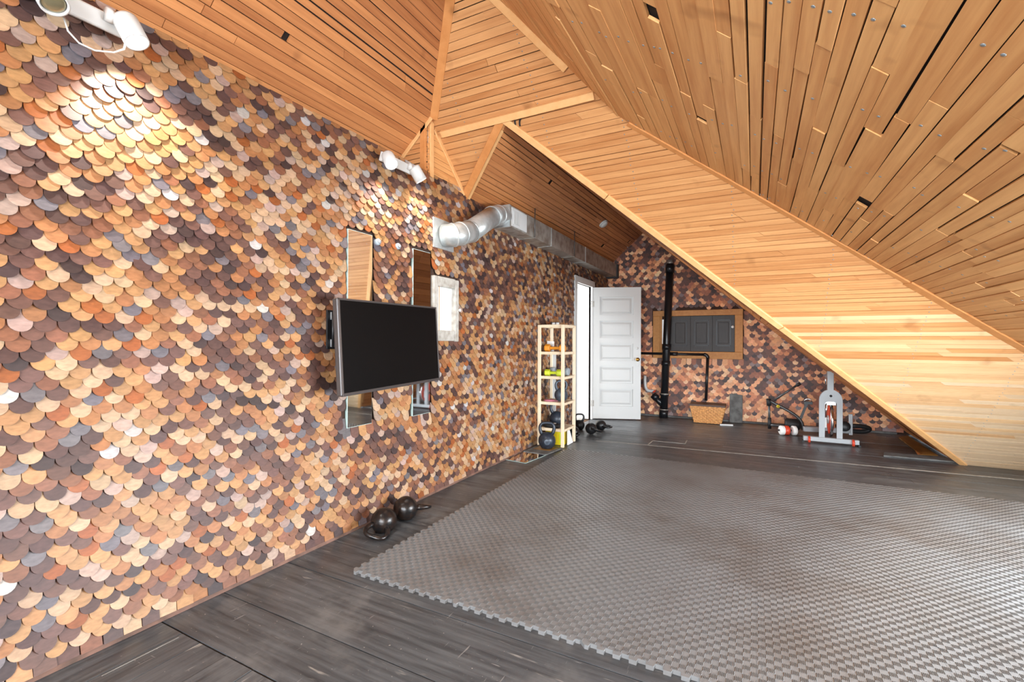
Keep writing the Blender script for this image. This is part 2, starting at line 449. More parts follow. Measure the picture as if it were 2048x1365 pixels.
# --- right slope, two pitches; boards run along the room
A3 = math.atan(K3)
N3 = Vector((-K3, 0, -1)).normalized(); N3u = Vector((-1, 0, -1)).normalized()
P3 = lambda u, v: Vector((X3 + v * math.cos(A3), u, Z3 - v * math.sin(A3)))
def int3(v):
    z = Z3 - v * math.sin(A3); return [(YB, y_hip(z))] if z > 1.29 else [(YB, 1.2), (4.0, y_hip(z))]
s2 = math.sqrt(0.5)
P3u = lambda u, v: Vector((XR + v * s2, u, ZR - v * s2))
def int3u(v): return [(YB, y_hip(ZR - v * s2))]
V3 = (5.3 - X3) / math.cos(A3)
def q3(x, y, d=.004): return Vector((x, y, Z3 - K3 * (x - X3))) - N3 * d
XB = X3 + (Z3 - 1.29) / K3
e3 = backing('ceiling_right', [[q3(X3, YB), q3(XB, YB), q3(XB, y_hip(1.29)), q3(X3, y_hip(Z3))], [q3(XB, YB), q3(5.3, YB), q3(5.3, 1.2), q3(XB, 1.2)],
                               [q3(XB, 4.0), q3(5.3, 4.0), q3(5.3, y_hip(Z3 - K3 * (5.3 - X3))), q3(XB, y_hip(1.29))],
                               [Vector((XR, YB, ZR)) - N3u * .004, Vector((X3, YB, Z3)) - N3u * .004, Vector((X3, y_hip(Z3), Z3)) - N3u * .004, Vector((XR, y_hip(ZR), ZR)) - N3u * .004]], M['void'],
             'broad right roof slope of honey boards fanning overhead towards the camera')
planks3 = lay(e3, P3, N3, 0.0, V3, int3, 0.058, M['board_y'], piece=(0.6, 2.2), wide_gap=0.16, seed=21, proud=0.008, short=0.05, jit=0.0042)
planks3 += lay(e3, P3u, N3u, 0.0, (X3 - XR) / s2, int3u, 0.055, M['board_y'], piece=(0.8, 2.6), wide_gap=0.1, seed=22, proud=0.006, jit=0.003)
# nail heads on the right slope: three rafter lines
nail = MB().lathe([(0.0062, 0), (0.0062, 0.0012), (0.004, 0.002)], 10).build('nail', M['nail'])
nail_me = nail.data; bpy.data.objects.remove(nail)
rn = random.Random(5)
RAFT = [0.55, 1.05, 1.55, 2.05, 2.6, 3.1, 3.6, 4.1]
Mz = N3.to_track_quat('Z', 'Y').to_matrix().to_4x4()
for o in planks3:
    vs = [Vector(v.co) for v in o.data.vertices]
    ys = [v.y for v in vs]
    xc = sum(v.x for v in vs) / 8
    if xc < X3 or xc > 4.2: continue
    for y in RAFT:
        if min(ys) + .03 < y < max(ys) - .03 and rn.random() < 0.62:
            t = Z3 - K3 * (xc - X3)
            p = Vector((xc + rn.uniform(-.01, .01), y + rn.uniform(-.03, .03), 0)); p.z = Z3 - K3 * (p.x - X3)
            front = max((v - Vector((xc, y, t))).dot(N3) for v in vs)
            k = link('nail', nail_me); k.parent = o
            k.matrix_local = Matrix.Translation(p + N3 * front) @ Mz
# nails of the end slope are specks: one part
nm = MB(); Mz2 = N2.to_track_quat('Z', 'Y').to_matrix().to_4x4()
for o in planks2:
    vs = [Vector(v.co) for v in o.data.vertices]; xs = [v.x for v in vs]; c = sum(vs, Vector()) / 8
    front = max(v.y * N2.y + v.z * N2.z for v in vs)
    for x in (0.28, 0.9, 1.45, 2.1, 2.75, 3.4, 4.05, 4.7):
        if min(xs) + .02 < x < max(xs) - .02:
            p = Vector((x + rn.uniform(-.008, .008), c.y, c.z)); p += N2 * (front - p.dot(N2))
            nm.lathe([(0.0042, 0), (0.0042, 0.001)], 8, Matrix.Translation(p) @ Mz2)
o = nm.build('nail_head', M['nail'], kind='stuff'); o.parent = e2

# --- left slope
A1 = math.atan(M1); N1 = Vector((M1, 0, -1)).normalized()
X10 = (ZT - .06 - Z1) / M1
P1 = lambda u, v: Vector((X10 + v * math.cos(A1), u, ZT - .06 + v * math.sin(A1)))
def int1(v):
    x = X10 + v * math.cos(A1); z = Z1 + M1 * x
    return [(YB, YA - .02 if x < 0.02 else y_hip(z))]
def q1(x, y, d=.004): return Vector((x, y, Z1 + M1 * x)) - N1 * d
e1 = backing('ceiling_left', [[q1(X10, YB), q1(XR, YB), q1(XR, y_hip(ZR)), q1(0, y_hip(Z1)), q1(0, YA), q1(X10, YA)]], M['void'],
             'left roof slope of orange-brown boards above the shingled wall and its lamps')
lay(e1, P1, N1, 0.0, (XR - X10) / math.cos(A1), int1, 0.05, M['board_old'], piece=(0.8, 2.6), wide_gap=0.08, seed=31, short=0.06)

# --- cross gable behind the end slope: left slope with boards, steep right slope seen edge-on
N4 = Vector((0.7, 0, -1)).normalized()
P4 = lambda u, v: Vector((v, u, z4(v, u)))
def y4(x):
    y = 3.2
    for _ in range(6): y = Y2 - K2 * z4(x, y)
    return y
e4 = backing('ceiling_gable', grid(lambda x, y: z4(x, y) + .012, 0, XD, y4, YF), M['void'],
             'low brown board slope over the ventilation duct in the far alcove')
lay(e4, P4, N4, 0.0, XD, lambda v: [(y4(v) + .01, YF)], 0.041, M['board_old'], piece=(0.6, 2.0), wide_gap=0.1, seed=41, short=0.08, thick=0.01, jit=0.0025)
def z5(x, y): return zr5(y) * (XF - x) / (XF - XD)
def y5(x):
    y = 4.0
    for _ in range(20): y = 0.5 * y + 0.5 * (Y2 - K2 * z5(x, y))
    return y
N5 = Vector((-ZD, 0, -(XF - XD))).normalized()
e5 = backing('ceiling_gable_right', grid(lambda x, y: z5(x, y) + .016, XD, XF, y5, YF), M['void'],
             'narrow strip of brown boards under the edge of the end slope, seen edge on')
lay(e5, lambda u, v: Vector((v, u, z5(v, u))), N5, XD, XF - .03, lambda v: [(y5(v) + .015, YF)], 0.085, M['board_old'], piece=(0.9, 2.4), seed=51, thick=0.01)

# --- boxed corner above the wall: two vertical triangles of boards
T1 = [(X10, YA, ZT - .02), (0, YA, ZT - .02), (0, YA, Z1), (X10, YA, ZT - .06)]
w1 = backing('wall_corner_front', [[Vector(p) + Vector((0, .004, 0)) for p in T1]], M['void'], 'small board triangle left of the corner post above the second lamp', 'wall')
lay(w1, lambda u, v: Vector((u, YA, v)), (0, -1, 0), ZT - .03, Z1 - .01, lambda v: [((v - Z1) / M1, 0.0)], 0.043, M['board_x'], piece=(2, 3), seed=61, thick=0.01)
w2 = backing('wall_corner_side', [[(-.004, YA, ZT - .02), (-.004, y_hip(ZT), ZT - .02), (-.004, y_hip(Z1), Z1)]], M['void'], 'small board triangle right of the corner post above the shingled wall', 'wall')
lay(w2, lambda u, v: Vector((0, u, v)), (1, 0, 0), ZT - .02, Z1, lambda v: [(YA, y_hip(v))], 0.043, M['board_y'], piece=(2, 3), seed=62, thick=0.01)

# --- trim boards
TRIM = [0]
def trim(label, mb, m):
    TRIM[0] += 1
    o = mb.build('trim_%d' % TRIM[0], m); tag(o, label, 'trim', kind='structure'); return bevel(o, 0.003, 1)
def strip(p, q, w, t, face, side=None):
    """board from p to q lying on a face with normal `face`, width w, thickness t; side shifts it half its width"""
    p, q, face = Vector(p), Vector(q), Vector(face).normalized()
    d = (q - p).normalized(); s = d.cross(face).normalized()
    if side is not None:
        if s.dot(Vector(side)) < 0: s = -s
        p = p + s * w / 2; q = q + s * w / 2
    return MB().prism([p - s * w / 2, q - s * w / 2, q + s * w / 2, p + s * w / 2], face * t)
h_in = 0.016
hp = lambda z: Vector(((z - Z1) / M1, y_hip(z), z))
trim('upright board covering the seam between left and end slopes', strip(hp(2.93) + (N1 + N2) * .012, hp(ZR) + (N1 + N2) * .012, 0.062, 0.014, N1 + N2), M['trim_dark'])
h3 = lambda z: Vector((X3 + (Z3 - z) / K3, y_hip(z), z))
h3u = lambda z: Vector((X3 - (z - Z3), y_hip(z), z))
trim('long board strip along the seam of end and right slopes', strip(h3(2.70) + (N2 + N3) * .012, h3(1.62) + (N2 + N3) * .012, 0.045, 0.012, N2 * .6 + N3), M['trim_dark'])
trim('wider lower board strip where the end and right slopes meet', strip(h3(1.66) + (N2 + N3) * .012, h3(0.42) + (N2 + N3) * .012, 0.07, 0.016, N2 * .6 + N3), M['trim_dark'])
trim('pale board strip at the top seam of end and right slopes', strip(h3u(2.99) + N2 * .014, h3u(ZR) + N2 * .014, 0.05, 0.016, N2, (-1, 0, 0)), M['trim'])
trim('pale horizontal cross board on the end slope', strip(pl2(0.06, 2.845, .013), pl2(1.30, 2.85, .013), 0.05, 0.03, N2), M['trim'])
# right edge of the gable opening, three lengths
def edge(z): return pl2(XD + (ZD - z) * (XF - XD) / ZD, z, .013)
for za, zb, lab in ((ZD + .01, 2.33, 'upper length of pale edge board on the alcove opening'), (2.33, 1.33, 'middle length of pale edge board on the alcove opening'), (1.33, 0.0, 'lowest length of pale edge board, its foot on the floor')):
    trim(lab, strip(edge(za), edge(zb + .003), 0.05, 0.02, N2, (1, 0, 0)), M['trim'])
pE = Vector((XF - .02, Y2, 0)); 
trim('second thin board under the edge of the alcove opening', strip(edge(ZD) - N2 * .02, edge(0.02) - N2 * .02, 0.055, 0.012, N5), M['trim'])
def ledge(z): return pl2(XD * (z - ZL) / (ZD - ZL), z, .013)
trim('orange board on the left leg of the alcove opening', strip(ledge(ZD), ledge(ZL - .02), 0.06, 0.018, N2, (-1, 0, .3)), M['trim_dark'])
trim('pale inner strip on the left leg of the alcove opening', strip(ledge(ZD) - N2 * .02, ledge(ZL) - N2 * .02, 0.035, 0.012, N4), M['trim'])
# corner post
trim('left half of the corner post above the shingled wall', MB().box((-0.055, YA - .026, ZT - .02), (-.002, YA - .011, Z1 + .03)), M['trim_dark'])
trim('right half of the corner post above the shingled wall', MB().box((0.011, YA + .005, ZT - .02), (.026, YA + .05, Z1 + .01)), M['trim'])
trim('slanting pale board on the left of the corner post', strip((.035, YA - .012, Z1 + .03), (X10 + .05, YA - .012, ZT - .02), 0.04, 0.014, (0, -1, 0), (0, 0, -1)), M['trim'])
trim('slanting pale board on the right of the corner post', strip((.011, y_hip(Z1) + .02, Z1 - .02), (.011, y_hip(ZT) - .005, ZT - .01), 0.04, 0.014, (1, 0, 0), (0, -1, -1)), M['trim'])

# ------------------------------------------------------------------ floor
fb = MB().box((-0.12, YB, -0.06), (6.2, YF + .1, -0.012)).build('floor', M['dirt'])
tag(fb, 'worn dark floorboards around the grey foam mat', 'floor', kind='structure')
rf = random.Random(3)
def fplank(x0, x1, y0, y1, m, dz=0.0):
    mb = MB().box((x0, y0, -0.022), (x1, y1, dz)); o = mb.build('floor_plank', m); o.parent = fb
def cut_row(a, b, lo, hi):
    t = a; out = []
    while t < b - .25:
        n = min(b, t + rf.uniform(lo, hi))
        if b - n < .4: n = b
        out.append((t, n)); t = n
    return out
ys = [1.07, 1.33, 1.672, 1.98, 2.29, 2.6, 2.92, 3.22, 3.53, 3.84, 4.15, 4.45, 4.75]
y = 4.75
while y < YF - .05: y += rf.uniform(.10, .16); ys.append(min(y, YF))
for a, b in zip(ys[:-1], ys[1:]):
    for x0, x1 in cut_row(0.0, 5.5, 1.2, 3.6):
        g = .004 if a < 1.8 else .0022
        fplank(x0 + .001, x1 - .001, a + g, b - g * .3, M['floor_x'], rf.uniform(-.002, 0))
xs = [0.0, .172, .30, .47, .63, .82, 1.0, 1.2, 1.4, 1.6, 1.8, 2.0, 2.25, 2.5, 2.8, 3.1, 3.5, 4.0, 4.6, 5.5]
for a, b in zip(xs[:-1], xs[1:]):
    fplank(a + .003, b - .001, YB, 1.066, M['floor_y'], rf.uniform(-.003, 0))
# raw pale splits along the far boards
for (xa, ya), (xb, yb), w in (((0.55, 5.46), (1.16, 5.525), .022), ((1.15, 5.52), (4.4, 5.70), .026), ((0.19, 0.80), (0.195, 1.04), .008)):
    MB().prism([(xa, ya - w / 2, .0005), (xb, yb - w / 2, .0005), (xb, yb + w / 2, .0005), (xa, ya + w / 2, .0005)], (0, 0, .0012)).build('split', M['whitewash']).parent = fb
path = [px(1296, 890, z=.001), px(1305, 882, z=.001), px(1370, 888, z=.001), px(1374, 881, z=.001)]
mb = MB()
for a, b in zip(path[:-1], path[1:]): mb.beam(a, b, .012, .002)
mb.build('cut_line', M['whitewash']).parent = fb

bs = MB().box((-.01, YB, 0), (.016, 6.12, .02)).build('baseboard_left', M['base_strip'])
tag(bs, 'thin worn red-brown strip along the foot of the left wall', 'baseboard', kind='structure')
bf = MB().box((0.0, YF - .05, 0), (3.9, YF - .012, .022)).build('baseboard_far', M['slab'])
tag(bf, 'grey splintered strip along the foot of the far wall', 'baseboard', kind='structure')

# ------------------------------------------------------------------ walls
DY0, DY1, DZ = 6.235, 6.93, 2.04       # doorway in the left wall
WY0, WY1, WZ0, WZ1 = 2.985, 3.235, 1.275, 1.645   # small window in the left wall
wl = MB()
wl.box((-.12, YB, 0), (-.004, WY0, ZT - .005)); wl.box((-.12, WY0, 0), (-.004, WY1, WZ0)); wl.box((-.12, WY0, WZ1), (-.004, WY1, ZT - .005))
wl.box((-.12, WY1, 0), (-.004, DY0, ZT - .005)); wl.box((-.12, DY0, DZ), (-.004, DY1, ZT - .005)); wl.box((-.12, DY1, 0), (-.004, YF, ZT - .005))
wl = wl.build('wall_left', M['wallback']); tag(wl, 'long left wall covered in brown, tan and grey wooden scallop shingles', 'wall', kind='structure')
wf = MB().prism([(0, YF, 0), (XF, YF, 0), (XD, YF, zr5(YF)), (0, YF, z4(0, YF))], (0, .08, 0)).build('wall_far', M['wallback'])
tag(wf, 'far gable wall covered in tan and dark round-ended shingles', 'wall', kind='structure')

PAL_L = [(lin(214, 158, 104), 22), (lin(224, 184, 146), 15), (lin(196, 132, 84), 14), (lin(160, 104, 76), 10), (lin(128, 90, 78), 14), (lin(104, 74, 68), 11), (lin(186, 104, 52), 5), (lin(132, 122, 126), 6), (lin(206, 174, 158), 7), (lin(222, 212, 206), 1.4), (lin(82, 62, 60), 5)]
PAL_F = [(lin(204, 146, 104), 26), (lin(186, 120, 82), 20), (lin(216, 170, 130), 12), (lin(92, 62, 54), 20), (lin(66, 50, 48), 10), (lin(142, 88, 66), 14), (lin(116, 100, 98), 5)]
def pick(pal, r, dark, SH_GAIN=0.56):
    ws = []
    for c, w in pal:
        lum = c[0] * .3 + c[1] * .6 + c[2] * .1
        ws.append(w * (1 + dark * (1.6 if lum < .2 else -0.75)))
    c = r.choices([c for c, _ in pal], [max(w, .05) for w in ws])[0]
    k = r.uniform(.84, 1.14) * SH_GAIN
    g = c[0] * .3 + c[1] * .6 + c[2] * .1
    c = [g + (v - g) * .97 for v in c[:3]]
    return (min(c[0] * k * r.uniform(.96, 1.04), 1), min(c[1] * k, 1), min(c[2] * k * r.uniform(.94, 1.06), 1))
def vnoise(x, y, seed):
    def h(i, j): return random.Random(i * 7349 + j * 9151 + seed * 31).random()
    i, j = math.floor(x), math.floor(y); a, b = x - i, y - j
    a = a * a * (3 - 2 * a); b = b * b * (3 - 2 * b)
    return (h(i, j) * (1 - a) + h(i + 1, j) * a) * (1 - b) + (h(i, j + 1) * (1 - a) + h(i + 1, j + 1) * a) * b

def shingle_outline(w, length, flat, arc=9):
    """local 2-D outline, tip at (0,0), growing up"""
    r = w / 2
    if flat: return [(-r, 0), (r, 0), (r, length), (-r, length)]
    pts = [(-r, length)]
    for i in range(arc + 1):
        a = math.pi + math.pi * i / arc
        pts.append((r * math.cos(a), r * .98 + r * .98 * math.sin(a)))
    pts.append((r, length)); return pts
def shingles(parent, along, out, origin, s0, s1, z0, ztop, w, e, length, tilt, thick, pal, blocked, seed, dark_at, gain, nmax=300):
    """rows of wooden shingles: the 300 that show largest are objects, the rest one part"""
    r = random.Random(seed); along = Vector(along); out = Vector(out); origin = Vector(origin)
    items = []; row = 0; z = z0
    while z < ztop:
        s = s0 + (w * .5 if row % 2 else 0) + r.uniform(-.008, .008)
        while s < s1:
            ww = w * r.uniform(.94, 1.0)
            zz = z + r.uniform(-.005, .005) if row else z
            c = s + r.uniform(-.002, .002)
            s += w
            ln = length
            if not blocked(c, zz, ww):
                ztp = ztop_at(parent, c)
                if zz > ztp - .012: continue
                ln = min(length, max(.03, ztp - zz + .0))
                items.append((c, zz, ww, ln, row == 0, r.uniform(.75, 1.35), r.uniform(-.035, .035)))
        z += e; row += 1
    def geo(it):
        c, zz, ww, ln, flat, tk, ang = it
        tl = tilt * tk; pts = shingle_outline(ww, ln, flat, 9)
        ca, sa = math.cos(ang), math.sin(ang); front = []
        for a, b in pts:
            a2 = a * ca - b * sa; b2 = a * sa + b * ca
            d = tl * (1 - b / length)
            front.append((a2, b2, d + thick))
        back = [(a, b, max(d - thick, -.002)) for a, b, d in front]
        n = len(pts); faces = [tuple(range(n))] + [(i, n + i, n + (i + 1) % n, (i + 1) % n) for i in range(n)]
        return front + back, faces
    size = []
    for k, it in enumerate(items):
        p = origin + along * it[0] + Vector((0, 0, it[1] + .02))
        x, y_, d = to_px(p)
        ok = d > .2 and -8 < x < 2056 and -8 < y_ < 1373 and not hidden_px(x, y_)
        fc = abs((p - CAM).normalized().dot(out))
        size.append(fc / d ** 2 if ok else 0)
    order = sorted(range(len(items)), key=lambda k: -size[k])
    single = set(order[:nmax])
    verts, faces, tones = [], [], []
    flip = along.cross(Vector((0, 0, 1))).dot(out) < 0
    for k, it in enumerate(items):
        v, f = geo(it); tone = pick(pal, r, dark_at(it[0], it[1]), gain)
        if flip: f = [q[::-1] for q in f]
        base = origin + along * it[0] + Vector((0, 0, it[1]))
        if k in single:
            me = bpy.data.meshes.new('shingle')
            me.from_pydata([along * a + Vector((0, 0, b)) + out * d for a, b, d in v], [], f); me.update()
            me.materials.append(M['shingle_obj'])
            o = link('shingle', me); o.location = base; o.color = (*tone, 1); o.parent = parent
        else:
            n0 = len(verts)
            verts.extend(base + along * a + Vector((0, 0, b)) + out * d for a, b, d in v)
            faces.extend(tuple(i + n0 for i in q) for q in f); tones.extend([(*tone, 1.0)] * len(f))
    me = bpy.data.meshes.new('shingle_field'); me.from_pydata(verts, [], faces); me.update()
    at = me.attributes.new('tone', 'FLOAT_COLOR', 'FACE'); at.data.foreach_set('color', [c for t in tones for c in t])
    me.materials.append(M['shingle_att'])
    link('shingle_field', me, kind='stuff').parent = parent
    return len(items)

def hidden_px(x, y_): return (660 < x < 885 and 450 < y_ < 860)
def ztop_at(parent, c):
    if parent is wl: return ZT if c < y_hip(ZT) else min(z4(0, c) - .01, ZT)
    return (z4(c, YF) if c < XD else z5(c, YF)) - .012
def block_l(c, z, w):
    h = .03
    if DY0 - .085 - h < c < DY1 + .11 + h and z < DZ + .075: return True
    if WY0 - .05 - h < c < WY1 + .045 + h and WZ0 - .10 < z < WZ1 + .05: return True
    for a, b, lo, hi in ((2.076, 2.29, .655, 1.893), (2.697, 2.905, .645, 1.881)):
        if a - h < c < b + h and lo - .055 < z < hi: return True
    return False
shingles(wl, (0, 1, 0), (1, 0, 0), (0, 0, 0), -0.35, YF - .02, .022, ZT, .0655, .0355, .09, .017, .0058, PAL_L, block_l, 101,
         lambda s, z: 1.3 * (vnoise(s * 3.1, z * 4.2, 5) - .5) + (.35 if s > 3.4 and z > 1.6 else 0), .56)
def block_f(c, z, w):
    if .775 - .03 < c < 2.09 + .03 and .93 - .07 < z < 1.70: return True
    return False
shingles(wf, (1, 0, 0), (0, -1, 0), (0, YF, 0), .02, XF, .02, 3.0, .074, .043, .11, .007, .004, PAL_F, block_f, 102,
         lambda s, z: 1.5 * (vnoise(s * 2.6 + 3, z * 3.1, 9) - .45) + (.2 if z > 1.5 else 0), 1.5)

# back and right of the room, behind the camera
wb = MB()
wb.box((-.2, YB - .08, 0), (.8, YB, 3.5)); wb.box((.8, YB - .08, 0), (4.1, YB, .4)); wb.box((.8, YB - .08, 2.2), (4.1, YB, 3.5)); wb.box((4.1, YB - .08, 0), (4.4, YB, 3.5))
tag(wb.build('wall_back', M['plaster']), 'plain pale wall with a wide window behind the camera', 'wall', kind='structure')
wr = MB()
wr.box((5.2, YB, 0), (5.28, 1.2, .5)); wr.box((5.2, 4.0, 0), (5.28, Y2, .5)); wr.box((5.0, 1.2, 0), (5.08, 4.0, .3)); wr.box((5.0, 1.2, 1.27), (5.08, 4.0, 1.4))
wr.box((XB - .02, 1.16, 1.31), (5.08, 4.04, 1.36))
for y_ in (1.16, 4.0): wr.prism([(XB, y_, 1.30), (5.28, y_, 1.30), (5.28, y_, .4)], (0, .04, 0))
tag(wr.build('wall_right', M['plaster']), 'low plain knee wall and dormer window bay right of the mat', 'wall', kind='structure')

# ------------------------------------------------------------------ windows and doors
# window_1: small white-framed window beside the television
w1_ = thing('window_1', 'small worn white window with a white curtain right of the television', 'window', (0, 3.11, 1.46), kind='structure')
def fr(y0, y1, z0, z1): return MB().box((-.02, y0 - 3.11, z0 - 1.46), (.03, y1 - 3.11, z1 - 1.46))
for y0, y1, z0, z1 in ((2.935, 2.99, 1.2, 1.715), (3.225, 3.28, 1.195, 1.71), (2.99, 3.225, 1.635, 1.715), (2.99, 3.225, 1.2, 1.285)):
    bevel(sub('frame_board', fr(y0, y1, z0, z1), M['whitewash'], w1_), .006)
mb = MB(); n = 40; vv = []
for i in range(n + 1):
    y_ = -.13 + .26 * i / n; d = -.012 + .006 * math.sin(i * 1.35)
    vv += [(d, y_, -.185), (d, y_, .185)]
mb.add(vv, [(2 * i, 2 * i + 2, 2 * i + 3, 2 * i + 1) for i in range(n)], True)
sub('curtain', mb, M['curtain'], w1_)
sub('cord', MB().box((.001, -.075, -.185), (.004, -.070, .185)), M['orange'], w1_)
sub('knob', MB().lathe([(.006, 0), (.012, .008), (.012, .016), (.004, .022)], 12, Matrix.Translation((.03, .166, .0)) @ Matrix.Rotation(rad(90), 4, 'Y')), M['paper'], w1_)

# doorway: casing, jambs and the landing beyond
tr = MB(); tr.box((-.03, DY0 - .085, 0), (.028, DY0, DZ + .01)); tr.box((-.03, DY0 - .085, DZ + .0), (.028, DY1 + .11, DZ + .09)); tr.box((-.03, DY1, 0), (.028, DY1 + .1, DZ + .01))
trim('white painted casing around the doorway behind the shelf', tr, M['white'])
tj = MB(); tj.box((-.24, DY0 - .02, 0), (-.03, DY0 + .002, DZ)); tj.box((-.24, DY1 - .002, 0), (-.03, DY1 + .02, DZ)); tj.box((-.24, DY0, DZ - .002), (-.03, DY1, DZ + .02))
trim('white painted jambs inside the doorway', tj, M['white'])
ld = MB(); ld.box((-2.4, 4.9, -.06), (-.12, 8.6, -.002))
tag(ld.build('floor_landing', M['whitewash']), 'pale floor of the landing beyond the doorway', 'floor', kind='structure')
lw = MB(); lw.box((-2.5, 4.9, 0), (-2.4, 8.7, 2.7)); lw.box((-2.4, 8.6, 0), (-.12, 8.7, 2.7)); lw.box((-2.4, 4.8, 0), (-.12, 4.9, 2.7)); lw.box((-2.5, 4.8, 2.7), (-.12, 8.7, 2.75))
tag(lw.build('wall_landing', M['plaster']), 'white wall of the landing seen through the doorway', 'wall', kind='structure')
# tan panel on the landing, blocks picked out one by one
tp = MB().box((-1.02, 7.2, .38), (-1.0, 8.6, 1.3)).build('wall_landing_panel', M['tan_brick'])
tag(tp, 'tan block panel on the landing seen through the doorway', 'wall', kind='structure')
blk = MB().box((-.008, .004, .004), (.012, .166, .084)).build('block', M['tan_brick']); blk_me = blk.data; bpy.data.objects.remove(blk)
for i in range(11):
    for j in range(8):
        y0 = 7.2 + j * .17 + (.085 if i % 2 else 0); z0 = .38 + i * .0885
        if y0 + .17 > 8.6: continue
        o = link('block', blk_me); o.location = (-1.0, y0, z0); o.parent = tp

# door_1: five-panel white door standing open
hx, hy = .018, 6.94; ang = math.atan2(.27, .685); dw = .735; dz0, dz1 = .015, 2.035
door = thing('door_1', 'white five-panel door standing open in front of the far wall', 'door', (hx, hy, 0), (0, 0, ang), kind='structure')
st = .115; ph = [(.21, .47), (.56, .82), (.91, 1.17), (1.26, 1.52), (1.61, 1.89)]
lf = MB(); lf.box((0, 0, dz0), (st, .036, dz1)); lf.box((dw - st, 0, dz0), (dw, .036, dz1))
zc = [dz0] + [v for p in ph for v in p] + [dz1]
for a, b in zip(zc[0::2], zc[1::2]): lf.box((st, 0, a), (dw - st, .036, b))
sub('leaf_frame', lf, M['white'], door)
for a, b in ph:
    p = MB().box((st, .026, a), (dw - st, .034, b)); q = .022
    lo, hi = (st + q, a + q), (dw - st - q, b - q); k = .03
    o4 = [(lo[0], .026, lo[1]), (hi[0], .026, lo[1]), (hi[0], .026, hi[1]), (lo[0], .026, hi[1])]
    i4 = [(lo[0] + k, .014, lo[1] + k), (hi[0] - k, .014, lo[1] + k), (hi[0] - k, .014, hi[1] - k), (lo[0] + k, .014, hi[1] - k)]
    p.add(o4 + i4, [(4, 5, 6, 7), (0, 1, 5, 4), (1, 2, 6, 5), (2, 3, 7, 6), (3, 0, 4, 7)])
    sub('panel', p, M['white'], door)
kx, kz = dw - .055, .93
sub('knob', MB().lathe([(.012, 0), (.012, .028), (.027, .036), (.03, .052), (.022, .064), (.004, .068)], 20, Matrix.Translation((kx, 0, kz)) @ Matrix.Rotation(rad(90), 4, 'X')), M['brass'], door)
bevel(sub('escutcheon', MB().box((kx - .022, -.004, kz - .11), (kx + .022, 0, kz + .06)), M['white'], door), .003)
sub('lock', MB().lathe([(.018, 0), (.018, .006)], 16, Matrix.Translation((kx, 0, kz + .17)) @ Matrix.Rotation(rad(90), 4, 'X')), M['white'], door)
for z in (.25, 1.78):
    sub('hinge', MB().tube([(-.012, -.004, z - .05), (-.012, -.004, z + .05)], .007, 8).box((-.012, -.003, z - .045), (.03, .0, z + .045)), M['whitewash'], door)

# window_2: oak-framed hatch with three dark panels in the far wall
wx0, wx1, wz0, wz1 = .775, 2.085, .94, 1.70
w2_ = thing('window_2', 'oak-framed window with dark shutter panels in the far wall', 'window', (1.43, YF, 1.32), kind='structure')
def wb_(x0, x1, z0, z1, y0=-.035, y1=.0): return MB().box((x0 - 1.43, y0, z0 - 1.32), (x1 - 1.43, y1, z1 - 1.32))
for a in ((wx0, wx1, 1.61, wz1), (wx0, wx1, wz0, 1.05), (wx0, wx0 + .11, 1.05, 1.61), (1.975, wx1, 1.05, 1.61)):
    bevel(sub('frame_board', wb_(*a), M['oak'], w2_), .004)
sub('inner_strip', wb_(.885, .915, 1.05, 1.61, -.02, 0), M['oak'], w2_)
sub('pane', wb_(.915, 1.0, 1.09, 1.56, -.014, -.006), M['curtain'], w2_)
for a, b in ((1.045, 1.345), (1.35, 1.662), (1.667, 1.97)):
    p = sub('shutter', wb_(a, b, 1.055, 1.605, -.022, 0), M['shutter'], w2_)
    q = .05
    m_ = MB()
    for (x0, x1, z0, z1) in ((a + q, b - q, 1.14, 1.15), (a + q, b - q, 1.53, 1.54), (a + q, a + q + .01, 1.14, 1.54), (b - q - .01, b - q, 1.14, 1.54)):
        m_.box((x0 - 1.43, -.027, z0 - 1.32), (x1 - 1.43, -.02, z1 - 1.32))
    k = m_.build('moulding', M['black_metal']); k.parent = p
    k = bevel(wb_(a + q + .03, b - q - .03, 1.18, 1.50, -.028, -.02).build('raised_panel', M['shutter']), .008, 1); k.parent = p
sub('knob', MB().lathe([(.008, 0), (.02, .01), (.02, .02), (.006, .028)], 14, Matrix.Translation((1.945 - 1.43, -.022, 1.43 - 1.32)) @ Matrix.Rotation(rad(90), 4, 'X')), M['paper'], w2_)

